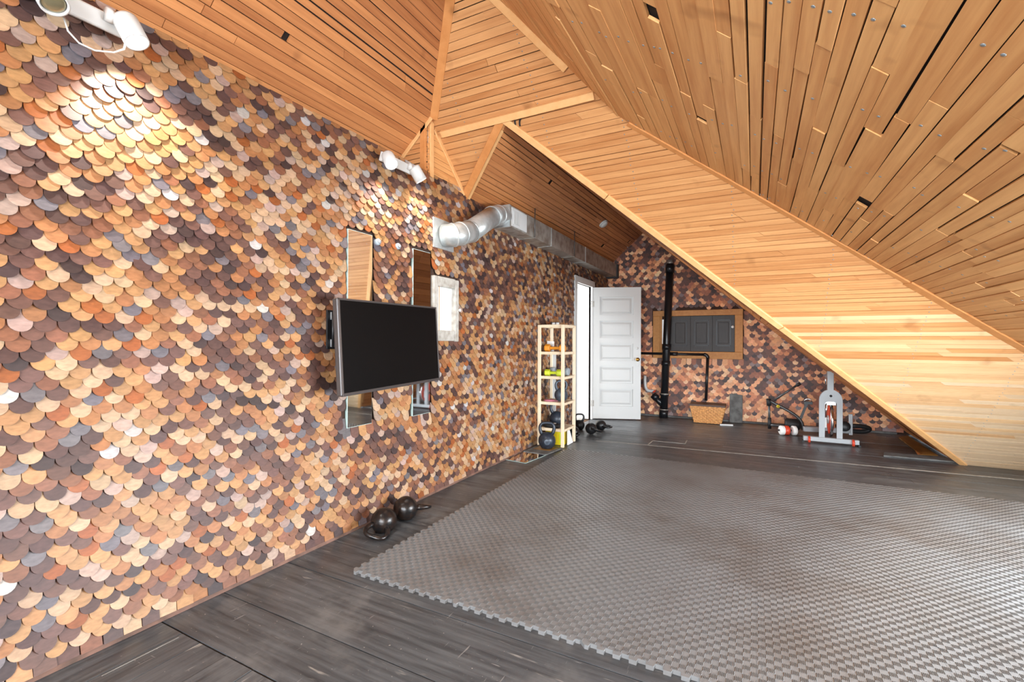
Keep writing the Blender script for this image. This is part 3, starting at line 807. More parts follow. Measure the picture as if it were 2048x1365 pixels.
# ------------------------------------------------------------------ foam mat tiles
PT = .617; X0T, Y0T = .415, 1.752; TH = .017
def clean_corners():
    a = .009; n = 10; per = PT / n; dv = .0015; g = .0004
    # one side as a polyline strictly between the corners
    w = []
    for i in range(n):
        t0 = i * per
        w += [(t0 + dv + (.012 if i == 0 else 0), -a), (t0 + per / 2 - dv, -a), (t0 + per / 2 + dv, a), (t0 + per - dv - (.012 if i == n - 1 else 0), a)]
    pts = []
    pts += [(s, o + g) for s, o in w]
    pts += [(PT + o - g, s) for s, o in w]
    pts += [(s, PT + o - g) for s, o in w[::-1]]
    pts += [(o + g, s) for s, o in w[::-1]]
    return pts
NC = 24; c_ = PT / NC
def tile_mesh(left, front):
    tm = MB(); ol = clean_corners(); n_ = len(ol)
    tm.add([(x, y_, 0) for x, y_ in ol] + [(x, y_, TH) for x, y_ in ol], [tuple(range(n_, 2 * n_))] + [(i, (i + 1) % n_, n_ + (i + 1) % n_, n_ + i) for i in range(n_)])
    for i in range(NC):
        for j in range(NC):
            x0, y0 = i * c_, j * c_; x1, y1 = x0 + c_, y0 + c_
            if left: x0 = max(x0, .0098)
            if front: y0 = max(y0, .0098)
            if (i + j) % 2 == 0: continue
            for k in range(5):
                if True: a0, a1, b0, b1 = x0 + (k + .22) * (x1 - x0) / 5, x0 + (k + .8) * (x1 - x0) / 5, y0 + .0006, y1 - .0006
                h0, h1, q = TH + .0002, TH + .0018, .0008
                tm.add([(a0, b0, h0), (a1, b0, h0), (a1, b1, h0), (a0, b1, h0), (a0 + q, b0 + q, h1), (a1 - q, b0 + q, h1), (a1 - q, b1 - q, h1), (a0 + q, b1 - q, h1)],
                       [(4, 5, 6, 7), (0, 1, 5, 4), (1, 2, 6, 5), (2, 3, 7, 6), (3, 0, 4, 7)])
    t0 = tm.build('foam_mat_tile', M['foam']); me = t0.data; me.materials.append(M['foam_rib'])
    n1 = n_ + 1; me.polygons.foreach_set('material_index', [0] * n1 + [1] * (len(me.polygons) - n1)); bpy.data.objects.remove(t0); return me
tile_me = {(a, b): tile_mesh(a, b) for a in (False, True) for b in (False, True)}
NAMES = ['first', 'second', 'third', 'fourth', 'fifth', 'sixth', 'seventh', 'eighth']
rowname = ['front', 'second', 'third', 'fourth', 'back']
for j in range(5):
    for i in range(7):
        o = link('foam_mat_tile', tile_me[(i == 0, j == 0)])
        o.location = (X0T + i * PT, Y0T + j * PT, 0.0005)
        lab = 'grey ribbed foam tile, %s row of the mat, %s tile from the shingled wall' % (rowname[j], NAMES[i])
        tag(o, lab, 'mat tile', 'interlocking foam mat tiles')

# ------------------------------------------------------------------ lamps
def wall_lamp(label, bar_a, bar_b, heads, cable=None, group='white wall spotlights'):
    bar_a, bar_b = Vector(bar_a), Vector(bar_b)
    base = (bar_a + bar_b) / 2
    t = thing('wall_spotlight', label, 'lamp', base, group=group)
    bevel(sub('bar', MB().beam(bar_a - base, bar_b - base, .062, .026, (1, 0, -.35)), M['lamp_white'], t), .006)
    sub('mount', MB().beam(Vector((-.05, 0, .015)), Vector((.0, 0, .005)), .1, .04), M['lamp_white'], t)
    for at, lens, lit, aim, watt in heads:
        at, lens = Vector(at) - base, Vector(lens) - base
        d = (lens - at).normalized(); R = d.to_track_quat('Z', 'Y').to_matrix().to_4x4()
        T = Matrix.Translation(at) @ R; ln = (lens - at).length
        h = sub('head', MB().lathe([(.03, -.004), (.04, 0), (.042, .01), (.042, ln), (.036, ln), (.035, ln - .012), (.0, ln - .012)], 28, T), M['lamp_white'], t)
        k = MB().lathe([(.034, ln - .009), (.03, ln - .004), (.02, ln - .002)], 24, T).build('lens', M['lens'] if lit else M['lens_off']); k.parent = h
        sub('joint', MB().lathe([(.024, -.014), (.026, 0), (.024, .014)], 16, Matrix.Translation((at * .7 + Vector((0, 0, 0)))) @ Matrix.Rotation(rad(90), 4, 'X')), M['lamp_white'], t)
        if lit:
            L = bpy.data.lights.new('spot_lamp', 'SPOT'); L.energy = watt; L.color = (1.0, .94, .86); L.spot_size = rad(105); L.spot_blend = .75; L.shadow_soft_size = .03
            lo = bpy.data.objects.new('spot_lamp', L); col.objects.link(lo); lo.parent = t
            lo.matrix_local = Matrix.Translation(lens + d * .006) @ (-Vector(aim)).to_track_quat('Z', 'Y').to_matrix().to_4x4()
    if cable: sub('cable', MB().tube([Vector(c) - base for c in cable], .0032, 8), M['lamp_white'], t)
    return t
wall_lamp('white twin spotlight on a bar at the top left, nearest the camera', (.075, .60, 2.395), (.075, .90, 2.40),
          [((.12, .885, 2.42), (.16, .908, 2.332), True, (-.16, .10, -.55), 20), ((.11, .66, 2.40), (.16, .672, 2.325), False, None, 0)],
          [px(128, 36, x=.09), px(136, 62, x=.10), px(158, 86, x=.11), px(190, 101, x=.12), px(228, 105, x=.13), px(248, 98, x=.14), px(252, 75, x=.14)])
wall_lamp('white twin spotlight beside the corner post, above the television', (.075, 2.30, 2.41), (.075, 2.62, 2.415),
          [((.10, 2.335, 2.42), (.155, 2.315, 2.345), True, (-.12, .12, -.6), 16), ((.10, 2.60, 2.43), (.13, 2.65, 2.345), True, (-.08, .30, -.6), 14)])

# ------------------------------------------------------------------ things on the left wall
def mirror(label, y0, y1, z0, z1):
    t = thing('mirror', label, 'mirror', (.0, (y0 + y1) / 2, z0), group='narrow mirror strips')
    h, w = z1 - z0, (y1 - y0) / 2
    sub('silvered_pane', MB().box((.016, -w + .003, .003), (.0185, w - .003, h - .003)), M['mirror'], t)
    sub('backing', MB().box((.0, -w, 0), (.016, w, h)), M['glass_edge'], t)
mirror('wider-looking left mirror strip behind the television', 2.078, 2.288, .657, 1.893)
mirror('right mirror strip behind the television, next to the small window', 2.697, 2.905, .645, 1.881)

Lb, Rb = Vector((.228, 1.85, .888)), Vector((.138, 2.867, .905))
tvx = (Rb - Lb).normalized(); tvn = Vector((tvx.y, -tvx.x, 0)); tvw = (Rb - Lb).length
tv = thing('television', 'flat black television on a swing bracket, angled out from the shingled wall', 'television', Lb)
tiltv = Vector((0, 0, 1)) - tvn * .065; tiltv.normalize(); tn = tvx.cross(tiltv)
if tn.dot(tvn) < 0: tn = -tn
TM = Matrix(((tvx.x, tiltv.x, tn.x, 0), (tvx.y, tiltv.y, tn.y, 0), (tvx.z, tiltv.z, tn.z, 0), (0, 0, 0, 1)))
hh = .552
def tb(lo, hi): return MB().box(lo, hi, TM)
bevel(sub('body', tb((0, 0, -.045), (tvw, hh, -.004)), M['bezel'], tv), .008)
for nme, lo, hi in (('bezel_side', (0, 0, -.006), (.012, hh, .003)), ('bezel_side', (tvw - .012, 0, -.006), (tvw, hh, .003)), ('bezel_top', (0, hh - .012, -.006), (tvw, hh, .003)), ('bezel_bottom', (0, 0, -.006), (tvw, .018, .004))):
    bevel(sub(nme, tb(lo, hi), M['bezel'], tv), .002, 1)
sub('screen', tb((.012, .018, -.004), (tvw - .012, hh - .012, .0)), M['screen'], tv)
br = thing('television_bracket', 'black steel wall bracket behind the television', 'bracket', (.004, 1.945, 1.26))
bevel(sub('wall_plate', MB().box((.018, -.035, -.11), (.03, .03, .12)), M['black_metal'], br), .003)
for z in (-.075, .085):
    sub('arm', MB().beam((.03, 0, z), (.10, .06, z), .03, .022), M['black_metal'], br)
    sub('pivot', MB().tube([(.04, 0, z - .022), (.04, 0, z + .022)], .016, 12), M['steel_grey'], br)
sub('upright', MB().tube([(.05, -.01, -.1), (.05, -.01, .11)], .008, 10), M['black_metal'], br)
sub('screen_plate', MB().box((.096, .04, -.10), (.106, .3, .10)), M['black_metal'], br)
for a, b, lab in ((757, 484, 'small round grey wall stud nearer the left mirror strip'), (797, 493, 'small round grey wall stud nearer the right mirror strip')):
    p = px(a, b, x=.03)
    s_ = thing('wall_stud', lab, 'wall stud', p, group='round grey wall studs')
    sub('collar', MB().lathe([(.022, -.03), (.022, .002), (.016, .006)], 16, Matrix.Rotation(rad(90), 4, 'Y')), M['grey_vinyl'], s_)
    sub('cap', MB().lathe([(.012, .004), (.012, .014), (.008, .018)], 14, Matrix.Rotation(rad(90), 4, 'Y')), M['steel_grey'], s_)

# ------------------------------------------------------------------ ventilation duct
du = thing('ventilation_duct', 'galvanised duct running from the left wall to the far wall', 'duct', (.11, 3.9, 2.29))
dxo = Vector((.11, 3.9, 2.29)); D0, D1 = 3.88, 7.74
dx0, dx1, dzb, dzt = .025, .19, 2.285, 2.49
def dl(mb):
    mb.v = [v - dxo for v in mb.v]; return mb
for a, b in ((D0, 4.9), (4.905, 6.1), (6.105, 7.70)):
    sub('trunk_section', dl(MB().box((dx0, a, dzb), (dx1, b, dzt))), M['galv2'], du)
for a in (4.9025, 6.1025, D0 + .004):
    sub('seam_flange', dl(MB().box((dx0 - .003, a - .008, dzb - .004), (dx1 + .004, a + .008, dzt + .003))), M['galv'], du)
sub('black_end_collar', dl(MB().box((dx0 - .01, 7.70, dzb - .02), (dx1 + .022, D1 + .03, dzt + .005))), M['black_rubber'], du)
sub('wall_collar', dl(MB().box((.012, 2.93, 1.935), (.028, 3.2, 2.17))), M['galv'], du)
def bez(p, n=10):
    out = []; p = [Vector(q) for q in p]
    for i in range(n + 1):
        t = i / n; a = [q.copy() for q in p]
        while len(a) > 1: a = [a[k].lerp(a[k + 1], t) for k in range(len(a) - 1)]
        out.append(a[0])
    return out
rr = .092
c0 = [Vector((.02, 3.07, 2.045)), Vector((.10, 3.09, 2.05))]
p_a, p_b = Vector((.125, 3.30, 2.12)), Vector((.125, 3.66, 2.33))
el1 = bez([c0[1], Vector((.13, 3.12, 2.06)), p_a], 4)
el2 = bez([p_b, Vector((.12, 3.78, 2.385)), Vector((.11, 3.9, 2.39))], 4)
sub('elbow', dl(MB().tube(c0 + el1[1:], rr, 28)), M['galv'], du)
sub('round_run', dl(MB().tube([p_a, p_b], rr * .985, 28)), M['galv'], du)
sub('elbow', dl(MB().tube(el2, rr, 28)), M['galv'], du)
for p, q in ((c0[1], el1[1]), (el1[2], el1[3]), (p_a, p_b), (p_b, el2[1]), (el2[2], el2[3])):
    d = (q - p).normalized()
    sub('bead', dl(MB().tube([p - d * .007, p, p + d * .007], [rr + .001, rr + .006, rr + .001], 28)), M['galv'], du)
gr = sub('grille', dl(MB().box((dx1, 3.92, 2.30), (dx1 + .008, 4.24, 2.475))), M['white'], du)
gm = dl(MB().box((dx1 + .008, 3.95, 2.325), (dx1 + .0085, 4.08, 2.455))).build('opening', M['galv2']); gm.parent = gr
for i in range(9):
    k = dl(MB().box((dx1 + .008, 3.95 + i * .0145, 2.325), (dx1 + .013, 3.955 + i * .0145, 2.455))).build('slat', M['white']); k.parent = gr
for y_ in (4.42, 5.62):
    zc_ = z4(dx1 + .02, y_)
    sub('hanger_rod', dl(MB().tube([(dx1 + .014, y_, dzb - .01), (dx1 + .016, y_, zc_)], .005, 8)), M['dark_tube'], du)
    sub('hanger_strap', dl(MB().box((dx0 - .004, y_ - .01, dzb - .006), (dx1 + .02, y_ + .01, dzb - .002))), M['galv2'], du)

p = px(1205, 448, y=6.1); p.z = z4(p.x, p.y)
sd = thing('smoke_detector', 'round white smoke detector on the brown boards over the duct', 'smoke detector', p - Vector((-.012, 0, .018)))
Rn = N4.to_track_quat('Z', 'Y').to_matrix().to_4x4()
sub('base', MB().lathe([(.062, -.01), (.062, .008)], 24, Rn), M['white'], sd)
sub('dome', MB().lathe([(.056, .008), (.054, .024), (.04, .036), (.01, .038)], 24, Rn), M['white'], sd)

# ------------------------------------------------------------------ pipes at the far wall
dp = thing('drain_pipe', 'thick black drain pipe rising beside the shuttered window', 'pipe', (.955, 7.70, 0))
lean = Vector((.095, 0, 2.53)).normalized()
def along(z): return Vector((z * .038, 0, z))
sub('riser', MB().tube([along(.0), along(2.44)], .058, 24), M['black_pipe'], dp)
for z, h, r_ in ((.06, .12, .068), (.36, .035, .07), (.86, .07, .07), (1.12, .09, .069), (2.36, .12, .07)):
    sub('coupling', MB().tube([along(z - h / 2), along(z + h / 2)], r_, 24), M['black_pipe'], dp)
for z in (.125, .375): sub('clamp', MB().tube([along(z - .008), along(z + .008)], .074, 20), M['galv2'], dp)
sub('cap', MB().tube([along(2.42), along(2.5)], [.058, .04], 20), M['galv2'], dp)
sub('branch', MB().tube([along(.17), Vector((-.16, 0, .34))], [.045, .045], 18), M['black_pipe'], dp)
sub('branch_collar', MB().tube([Vector((-.10, 0, .285)), Vector((-.165, 0, .345))], .055, 18), M['black_pipe'], dp)
wp = thing('waste_hose', 'white bent waste hose joining the black pipe behind the door', 'hose', (.66, 7.72, .3))
sub('hose', MB().tube(bez([(.0, 0, .35), (-.01, 0, .1), (.02, 0, .08), (.12, 0, .12), (.15, -.01, .1)], 12), .024, 12), M['white'], wp)
sub('red_ring', MB().tube([(.142, -.01, .107), (.155, -.012, .092)], .028, 14), M['red'], wp)
sp = thing('supply_pipe', 'thin black pipe crossing under the shuttered window and dropping to the basket', 'pipe', (1.1, 7.74, 1.0))
sub('run', MB().tube([(-.65, .02, .012), (.47, .02, .005)], .021, 14), M['black_pipe'], sp)
sub('elbow', MB().tube(bez([(.44, .02, .005), (.50, .02, .005), (.50, .02, -.05)], 6), .027, 14), M['black_pipe'], sp)
sub('drop', MB().tube([(.50, .02, -.03), (.478, .0, -.70)], .021, 14), M['black_pipe'], sp)
sub('tee', MB().tube([(-.06, .02, .008), (.06, .02, .008)], .03, 14), M['black_pipe'], sp)

# ------------------------------------------------------------------ basket and slab
bk = thing('picnic_basket', 'woven honey-coloured picnic basket with a dark rim against the far wall', 'basket', (1.625, 7.52, 0))
def ring(z, k): return [(sx * (.175 + .06 * k), sy * (.115 + .03 * k), z) for sx, sy in ((-1,-1),(1,-1),(1,1),(-1,1))]
H = .25; core = MB()
core.add(ring(.004, 0) + ring(H, 1), [(3, 2, 1, 0), (0, 1, 5, 4), (1, 2, 6, 5), (2, 3, 7, 6), (3, 0, 4, 7)])
sub('inner_wall', core, M['wicker_dark'], bk)
nw = 12
for i in range(nw):
    z0, z1 = .006 + i * H / nw, .006 + (i + .86) * H / nw
    w_ = MB()
    k = (z0 + z1) / 2 / H
    a, b = .175 + .06 * k, .115 + .03 * k
    per = []
    def side(p, q, n):
        for t in range(n): per.append((p[0] + (q[0] - p[0]) * t / n, p[1] + (q[1] - p[1]) * t / n))
    side((-a, -b), (a, -b), 28); side((a, -b), (a, b), 16); side((a, b), (-a, b), 28); side((-a, b), (-a, -b), 16)
    m_ = len(per); vs = []
    for j, (x, y_) in enumerate(per):
        o_ = .003 + .009 * (1 if ((j // 2 + i) % 2) else 0); nx, ny = (0, -1) if j < 28 else (1, 0) if j < 44 else (0, 1) if j < 72 else (-1, 0)
        vs += [(x + nx * o_, y_ + ny * o_, z0), (x + nx * o_, y_ + ny * o_, z1)]
    w_.add(vs, [(2 * j, 2 * ((j + 1) % m_), 2 * ((j + 1) % m_) + 1, 2 * j + 1) for j in range(m_)])
    sub('weaver', w_, M['wicker'], bk)
sub('rim', MB().prism([(x * 1.03, y_ * 1.05, H) for x, y_, _ in ring(0, 1)], (0, 0, .03)), M['wicker_dark'], bk)
sub('handle', MB().beam((-.1, -.137, .17), (.0, -.15, .22), .02, .012), M['wicker'], bk)
sl = thing('stone_slab', 'flat grey slab leaning on the far wall right of the basket', 'slab', (1.995, 7.70, 0), (rad(-6), 0, 0))
bevel(sub('slab', MB().prism([(-.085, 0, 0), (.09, 0, 0), (.088, 0, .41), (.02, 0, .42), (.01, 0, .435), (-.06, 0, .42), (-.085, 0, .425)], (0, .025, 0)), M['slab'], sl), .004)
ws = MB().beam(px(1440, 850, z=.012), px(1466, 851, z=.012), .02, .024).build('white_batten', M['white']); tag(bevel(ws, .003, 1), 'short white batten on the floor between basket and slab', 'batten')

# ------------------------------------------------------------------ kettlebells and dumbbells
def kettlebell(label, m, loc, rot=(0, 0, 0), s=1.0, badge=False, group='kettlebells'):
    t = thing('kettlebell', label, 'kettlebell', loc, rot, group); t.scale = (s, s, s)
    R = .1; prof = [(.05, 0), (.062, .004)]
    for i in range(1, 17):
        a = -math.pi / 2 + .70 + (math.pi - .70 - .25) * i / 16
        prof.append((R * math.cos(a), .088 + R * math.sin(a)))
    sub('bell', MB().lathe(prof, 32), m, t)
    hp_ = bez([(-.052, 0, .155), (-.105, 0, .22), (-.085, 0, .295), (-.05, 0, .292), (0, 0, .292)], 9)
    hp_ += [Vector((-v.x, v.y, v.z)) for v in hp_[-2::-1]]
    rs = [.022 - .006 * min(1, i / 5, (len(hp_) - 1 - i) / 5) for i in range(len(hp_))]
    sub('handle', MB().tube(hp_, rs, 14), m, t)
    if badge:
        Mb = Matrix.Translation((0, -.092, .088)) @ Matrix.Rotation(rad(90), 4, 'X')
        b_ = sub('badge', MB().lathe([(.036, 0), (.036, .007), (.03, .009)], 24, Mb), M['kettle_grey'], t)
        for dx_ in (-.009, .009):
            q = MB().tube([Vector((dx_ + .006 * math.cos(a), -.103, .088 + .011 * math.sin(a))) for a in [2 * math.pi * k / 14 for k in range(14)]], .0016, 6, True).build('numeral', M['kettle_blue']); q.parent = b_
    return t
fw = math.atan2(2.2504, 4.7)
# two worn ones lying by the left wall
kettlebell('worn black kettlebell lying by the wall, handle towards the camera', M['iron'], (.15, 2.30, .08), (rad(104), rad(16), rad(24)), .80)
kettlebell('worn black kettlebell lying by the wall, base towards the camera', M['iron'], (.135, 2.39, .079), (rad(-97), rad(-14), rad(-24)), .80)
KX, KY = .205, 4.76
kettlebell('blue-grey kettlebell with a round badge standing on the floor before the shelf', M['kettle_blue'], (KX, KY, .016), (0, 0, rad(24)), .96, True)
for lab, x, y_, rx, ry, rz, s, z in (
        ('small black kettlebell lying on the floor, nearest the open door', .33, 6.18, 95, 0, 80, .72, .07),
        ('small black kettlebell lying in the middle of the heap by the doorway', .31, 5.86, 92, 20, 60, .74, .075),
        ('small black kettlebell upright at the back of the heap by the doorway', .13, 6.05, 0, 0, 30, .72, .0),
        ('small black kettlebell lying behind the shelf post, front of the heap', .22, 5.58, 94, 0, 20, .74, .072)):
    kettlebell(lab, M['black_metal'], (x, y_, z), (rad(rx), rad(ry), rad(rz)), s, group='kettlebells heaped by the doorway')

def dumbbell(label, m, loc, rz, L=.2, r=.04, hexa=True, group='vinyl dumbbells'):
    t = thing('dumbbell', label, 'dumbbell', loc, (0, 0, rz), group)
    n = 6 if hexa else 18; cz = r * (.866 if hexa else 1)
    for s in (-1, 1):
        Mh = Matrix.Translation((s * (L / 2 - .03), 0, cz)) @ Matrix.Rotation(rad(90), 4, 'Y')
        bevel(sub('head', MB().lathe([(r * .86, -.032), (r, -.022), (r, .022), (r * .86, .032)], n, Mh, smooth=not hexa), m, t), .002, 1)
    sub('grip', MB().tube([(-L / 2 + .04, 0, cz), (-L / 4, 0, cz), (0, 0, cz), (L / 4, 0, cz), (L / 2 - .04, 0, cz)], [.014, .016, .018, .016, .014], 14), m, t)

# ------------------------------------------------------------------ shelf
sx0, sx1, sy0, sy1 = .022, .345, 4.90, 5.30
HS = [.205, .505, .80, 1.08]
sh = thing('shelf_unit', 'tall narrow pine shelf holding dumbbells and kettlebells by the doorway', 'shelf', ((sx0 + sx1) / 2, (sy0 + sy1) / 2, 0))
so = Vector(((sx0 + sx1) / 2, (sy0 + sy1) / 2, 0))
pw = .034
for x in (sx0, sx1 - pw):
    for y_ in (sy0, sy1 - pw):
        bevel(sub('post', MB().box(Vector((x, y_, .004)) - so, Vector((x + pw, y_ + pw, 1.39)) - so), M['pine'], sh), .003, 1)
for z in HS + [1.39]:
    b_ = sub('shelf_board', MB().box(Vector((sx0 + pw * .0, sy0 + .036, z - .018)) - so, Vector((sx1, sy1 - .036, z)) - so), M['pine'], sh)
    for y_ in (sy0 + .036, sy1 - .05):
        sub('cross_rail', MB().box(Vector((sx0 + pw, y_ - .016, z - .03)) - so, Vector((sx1 - pw, y_, z + .002)) - so), M['pine'], sh)
    for x in (sx0 + .004, sx1 - .022):
        sub('side_rail', MB().box(Vector((x, sy0 + pw, z - .03)) - so, Vector((x + .018, sy1 - pw, z - .0185)) - so), M['pine'], sh)
sub('back_brace', MB().beam(Vector((sx0 + .05, sy1 - .02, .0)) - so, Vector((sx0 + .05, sy1 - .02, 1.05)) - so, .05, .012, (0, 1, 0)), M['white'], sh)
e_ = .0012
dumbbell('orange dumbbell on the upper shelf', M['orange'], (.19, 5.02, HS[3] + .002), rad(4), .24, .047)
dumbbell('lime green dumbbell on the middle shelf', M['lime'], (.18, 5.0, HS[2] + .002), rad(6), .2, .04)
dumbbell('grey dumbbell behind the lime green one', M['grey_vinyl'], (.2, 5.14, HS[2] + .002), rad(-4), .24, .045, False)
kettlebell('light blue-grey kettlebell on the fourth shelf down', M['kettle_grey'], (.245, 5.08, HS[1] + .001), (0, 0, rad(40)), .80, group='kettlebells on the shelf')
kettlebell('dark blue kettlebell on the lowest shelf', M['kettle_blue'], (.18, 5.12, HS[0] + .001), (0, 0, rad(20)), .92, group='kettlebells on the shelf')
cl = thing('hand_weight', 'flat pink hand weight lying on the shelf under the lime dumbbell', 'hand weight', (.13, 5.0, HS[1] + .001))
sub('disc', MB().lathe([(.06, 0), (.07, .008), (.06, .018), (.02, .02)], 20, Matrix.Diagonal((1, .8, 1, 1))), M['pink'], cl)
sub('tab', MB().box((.05, -.012, .004), (.1, .012, .012)), M['pink'], cl)
gl = thing('boxing_mitt', 'black training mitt lying on the lowest shelf in front of the kettlebell', 'mitt', (.17, 4.985, HS[0] + .002))
mb = MB(); prof = [(.015, -.01), (.05, 0), (.062, .02), (.05, .045), (.02, .052)]
sub('pad', MB().lathe(prof, 18, Matrix.Diagonal((1.9, .8, 1, 1))), M['black_rubber'], gl)
sub('strap', MB().tube(bez([(-.08, -.02, .03), (-.13, -.02, .06), (-.1, .0, .01)], 8), .01, 8), M['black_rubber'], gl)
sub('print', MB().lathe([(.016, .048), (.016, .054)], 12, Matrix.Translation((.04, -.01, 0))), M['paper'], gl)
yb = thing('yellow_box', 'bright yellow carton standing under the lowest shelf', 'box', (.19, 5.08, .0))
bevel(sub('carton', MB().box((-.115, -.06, .002), (.105, .07, .17)), M['yellow'], yb), .003, 1)
sub('print_panel', MB().box((.06, -.0615, .02), (.095, -.06, .15)), M['lime'], yb)
sub('flap', MB().box((-.115, -.06, .17), (.105, .01, .173)), M['yellow'], yb)
wd = MB().prism([(.325, 5.07, .003), (.325, 5.235, .003), (.325, 5.12, .17), (.325, 5.07, .17)], (.012, 0, 0)).build('paper_sheet', M['paper'])
tag(wd, 'white board offcut leaning at the foot of the shelf', 'offcut')
cd_ = thing('notepad', 'white card standing behind the orange dumbbell', 'card', (.085, 5.10, HS[3] + .001))
sub('card', MB().prism([(-.03, 0, 0), (.03, 0, 0), (.03, .012, .12), (-.035, .015, .125)], (0, .004, 0)), M['paper'], cd_)
sub('fold', MB().prism([(.03, 0, 0), (.045, .03, 0), (.045, .035, .118), (.03, .012, .12)], (.001, .003, 0)), M['paper'], cd_)
for k, (x, lab) in enumerate(((.155, 'left of two small white pots on top of the shelf'), (.205, 'right of two small white pots on top of the shelf'))):
    t = thing('small_pot', lab, 'pot', (x, 5.06, 1.391), group='white pots on the shelf top')
    sub('pot', MB().lathe([(.017, 0), (.02, .004), (.02, .022), (.018, .024)], 16), M['paper'], t)
    sub('lid', MB().lathe([(.021, .024), (.021, .03), (.012, .032)], 16), M['grey_vinyl'], t)

# glass and panel on the floor before the shelf
fm = thing('floor_mirror', 'mirror sheet lying flat on the floor, reflecting the shingles', 'mirror', (.15, 4.33, .001))
sub('silvered_pane', MB().prism([(-.125, -.185, .004), (.105, -.215, .004), (.155, .2, .004), (-.12, .24, .004)], (0, 0, .003)), M['mirror'], fm)
sub('backing', MB().prism([(-.127, -.188, .0), (.107, -.218, .0), (.157, .203, .0), (-.122, .243, .0)], (0, 0, .004)), M['glass_edge'], fm)
dk = thing('dark_panel', 'dark scuffed panel on the floor under the badged kettlebell', 'panel', (.16, 4.70, .001))
bevel(sub('sheet', MB().prism([(-.13, -.18, 0), (.15, -.2, 0), (.19, .16, 0), (-.12, .18, 0)], (0, 0, .012)), M['slab'], dk), .003, 1)
sub('stain', MB().prism([(-.08, -.04, .0122), (.12, -.04, .0122), (.15, .13, .0122), (-.07, .15, .0122)], (0, 0, .001)), M['scrap_wood'], dk)

# ------------------------------------------------------------------ exercise bike
bx, by = 3.04, 6.62
bi = thing('exercise_bike', 'grey exercise bike with a chrome flywheel under the roof edge', 'exercise bike', (bx, by, 0), (0, 0, rad(-1)))
bevel(sub('front_foot', MB().box((-.275, -.03, .02), (.275, .03, .075)), M['steel_grey'], bi), .006)
for s in (-1, 1):
    w_ = sub('transport_wheel', MB().lathe([(.034, -.012), (.04, -.008), (.04, .008), (.034, .012)], 20, Matrix.Translation((s * .215, -.036, .04)) @ Matrix.Rotation(rad(90), 4, 'Y')), M['red'], bi)
    sub('foot_cap', MB().box((s * .275 - .012, -.032, .0), (s * .275 + .012, .032, .02)), M['black_rubber'], bi)
# arched fork with a slot for the wheel
ol = [(-.115, .075)]; 
for i in range(13):
    a = math.pi - math.pi * i / 12; ol.append((.115 * math.cos(a), .515 + .13 * math.sin(a)))
ol += [(.115, .075), (.06, .075)]
il = []
for i in range(7):
    a = math.pi * i / 6; il.append((.06 * math.cos(a), .475 + .03 * math.sin(a)))
ol += il + [(-.06, .075)]
fk = MB(); n_ = len(ol)
outer = ol[:15]; 
for i in range(14):   # quads between outer arch and inner slot
    pass
op = [(-.115, .075)] + [(.115 * math.cos(math.pi - math.pi * i / 12), .515 + .13 * math.sin(math.pi - math.pi * i / 12)) for i in range(13)] + [(.115, .075)]
ip = [(-.058, .075)] + [(.058 * math.cos(math.pi - math.pi * i / 12), .475 + .03 * math.sin(math.pi - math.pi * i / 12)) for i in range(13)] + [(.058, .075)]
vs = []
for (a, b), (c, d) in zip(op, ip): vs += [(a, -.02, b), (c, -.02, d), (a, .025, b), (c, .025, d)]
fs = []
for i in range(len(op) - 1):
    p, q = 4 * i, 4 * i + 4
    fs += [(p, p + 1, q + 1, q), (p + 2, q + 2, q + 3, p + 3), (p, q, q + 2, p + 2), (p + 1, p + 3, q + 3, q + 1)]
fs += [(0, 2, 3, 1), (len(vs) - 4, len(vs) - 3, len(vs) - 1, len(vs) - 2)]
sub('fork', fk.add(vs, fs), M['steel_grey'], bi)
bevel(sub('head_post', MB().box((-.035, -.018, .60), (.03, .03, .86)), M['steel_grey'], bi), .004)
sub('fork_bolt', MB().lathe([(.014, 0), (.014, .006), (.006, .01)], 14, Matrix.Translation((0, -.02, .57)) @ Matrix.Rotation(rad(90), 4, 'X')), M['black_rubber'], bi)
fwl = sub('flywheel', MB().lathe([(.10, -.011), (.19, -.016), (.205, -.014), (.205, .014), (.19, .016), (.10, .011)], 40, Matrix.Translation((.012, .14, .27)) @ Matrix.Rotation(rad(90), 4, 'Y')), M['chrome'], bi)
k = MB().lathe([(.05, -.03), (.05, .03)], 20, Matrix.Translation((.012, .14, .27)) @ Matrix.Rotation(rad(90), 4, 'Y')).build('hub', M['steel_grey']); k.parent = fwl
k = MB().lathe([(.13, -.0185), (.17, -.0195), (.17, .0195), (.13, .0185)], 32, Matrix.Translation((.012, .14, .27)) @ Matrix.Rotation(rad(90), 4, 'Y')).build('red_band', M['red']); k.parent = fwl
sub('axle', MB().tube([(-.1, .14, .27), (.11, .14, .27)], .012, 10), M['chrome'], bi)
sub('brake', MB().box((-.055, .0, .46), (.05, .08, .50)).box((-.05, .0, .40), (-.035, .03, .48)), M['chrome'], bi)
sub('brake_arm', MB().box((-.062, -.005, .19), (-.038, .02, .31)), M['white'], bi)
sub('brake_rod', MB().tube([(-.045, .0, .48), (-.05, .0, .32)], .006, 8), M['chrome'], bi)
bevel(sub('main_beam', MB().beam((-.25, .35, .10), (.25, .48, .10), .05, .06), M['steel_grey'], bi), .004)
sub('crank_housing', MB().lathe([(.055, -.025), (.062, -.018), (.062, .018), (.055, .025)], 24, Matrix.Translation((.19, .45, .155)) @ Matrix.Rotation(rad(80), 4, 'X')), M['black_metal'], bi)
bevel(sub('rear_post', MB().box((.235, .46, .05), (.275, .49, .31)), M['steel_grey'], bi), .003, 1)
sub('toe_cage', MB().tube(bez([(.26, .5, .16), (.40, .52, .17), (.52, .56, .16), (.5, .58, .09), (.38, .55, .07), (.24, .5, .1)], 16), .026, 12), M['black_rubber'], bi)
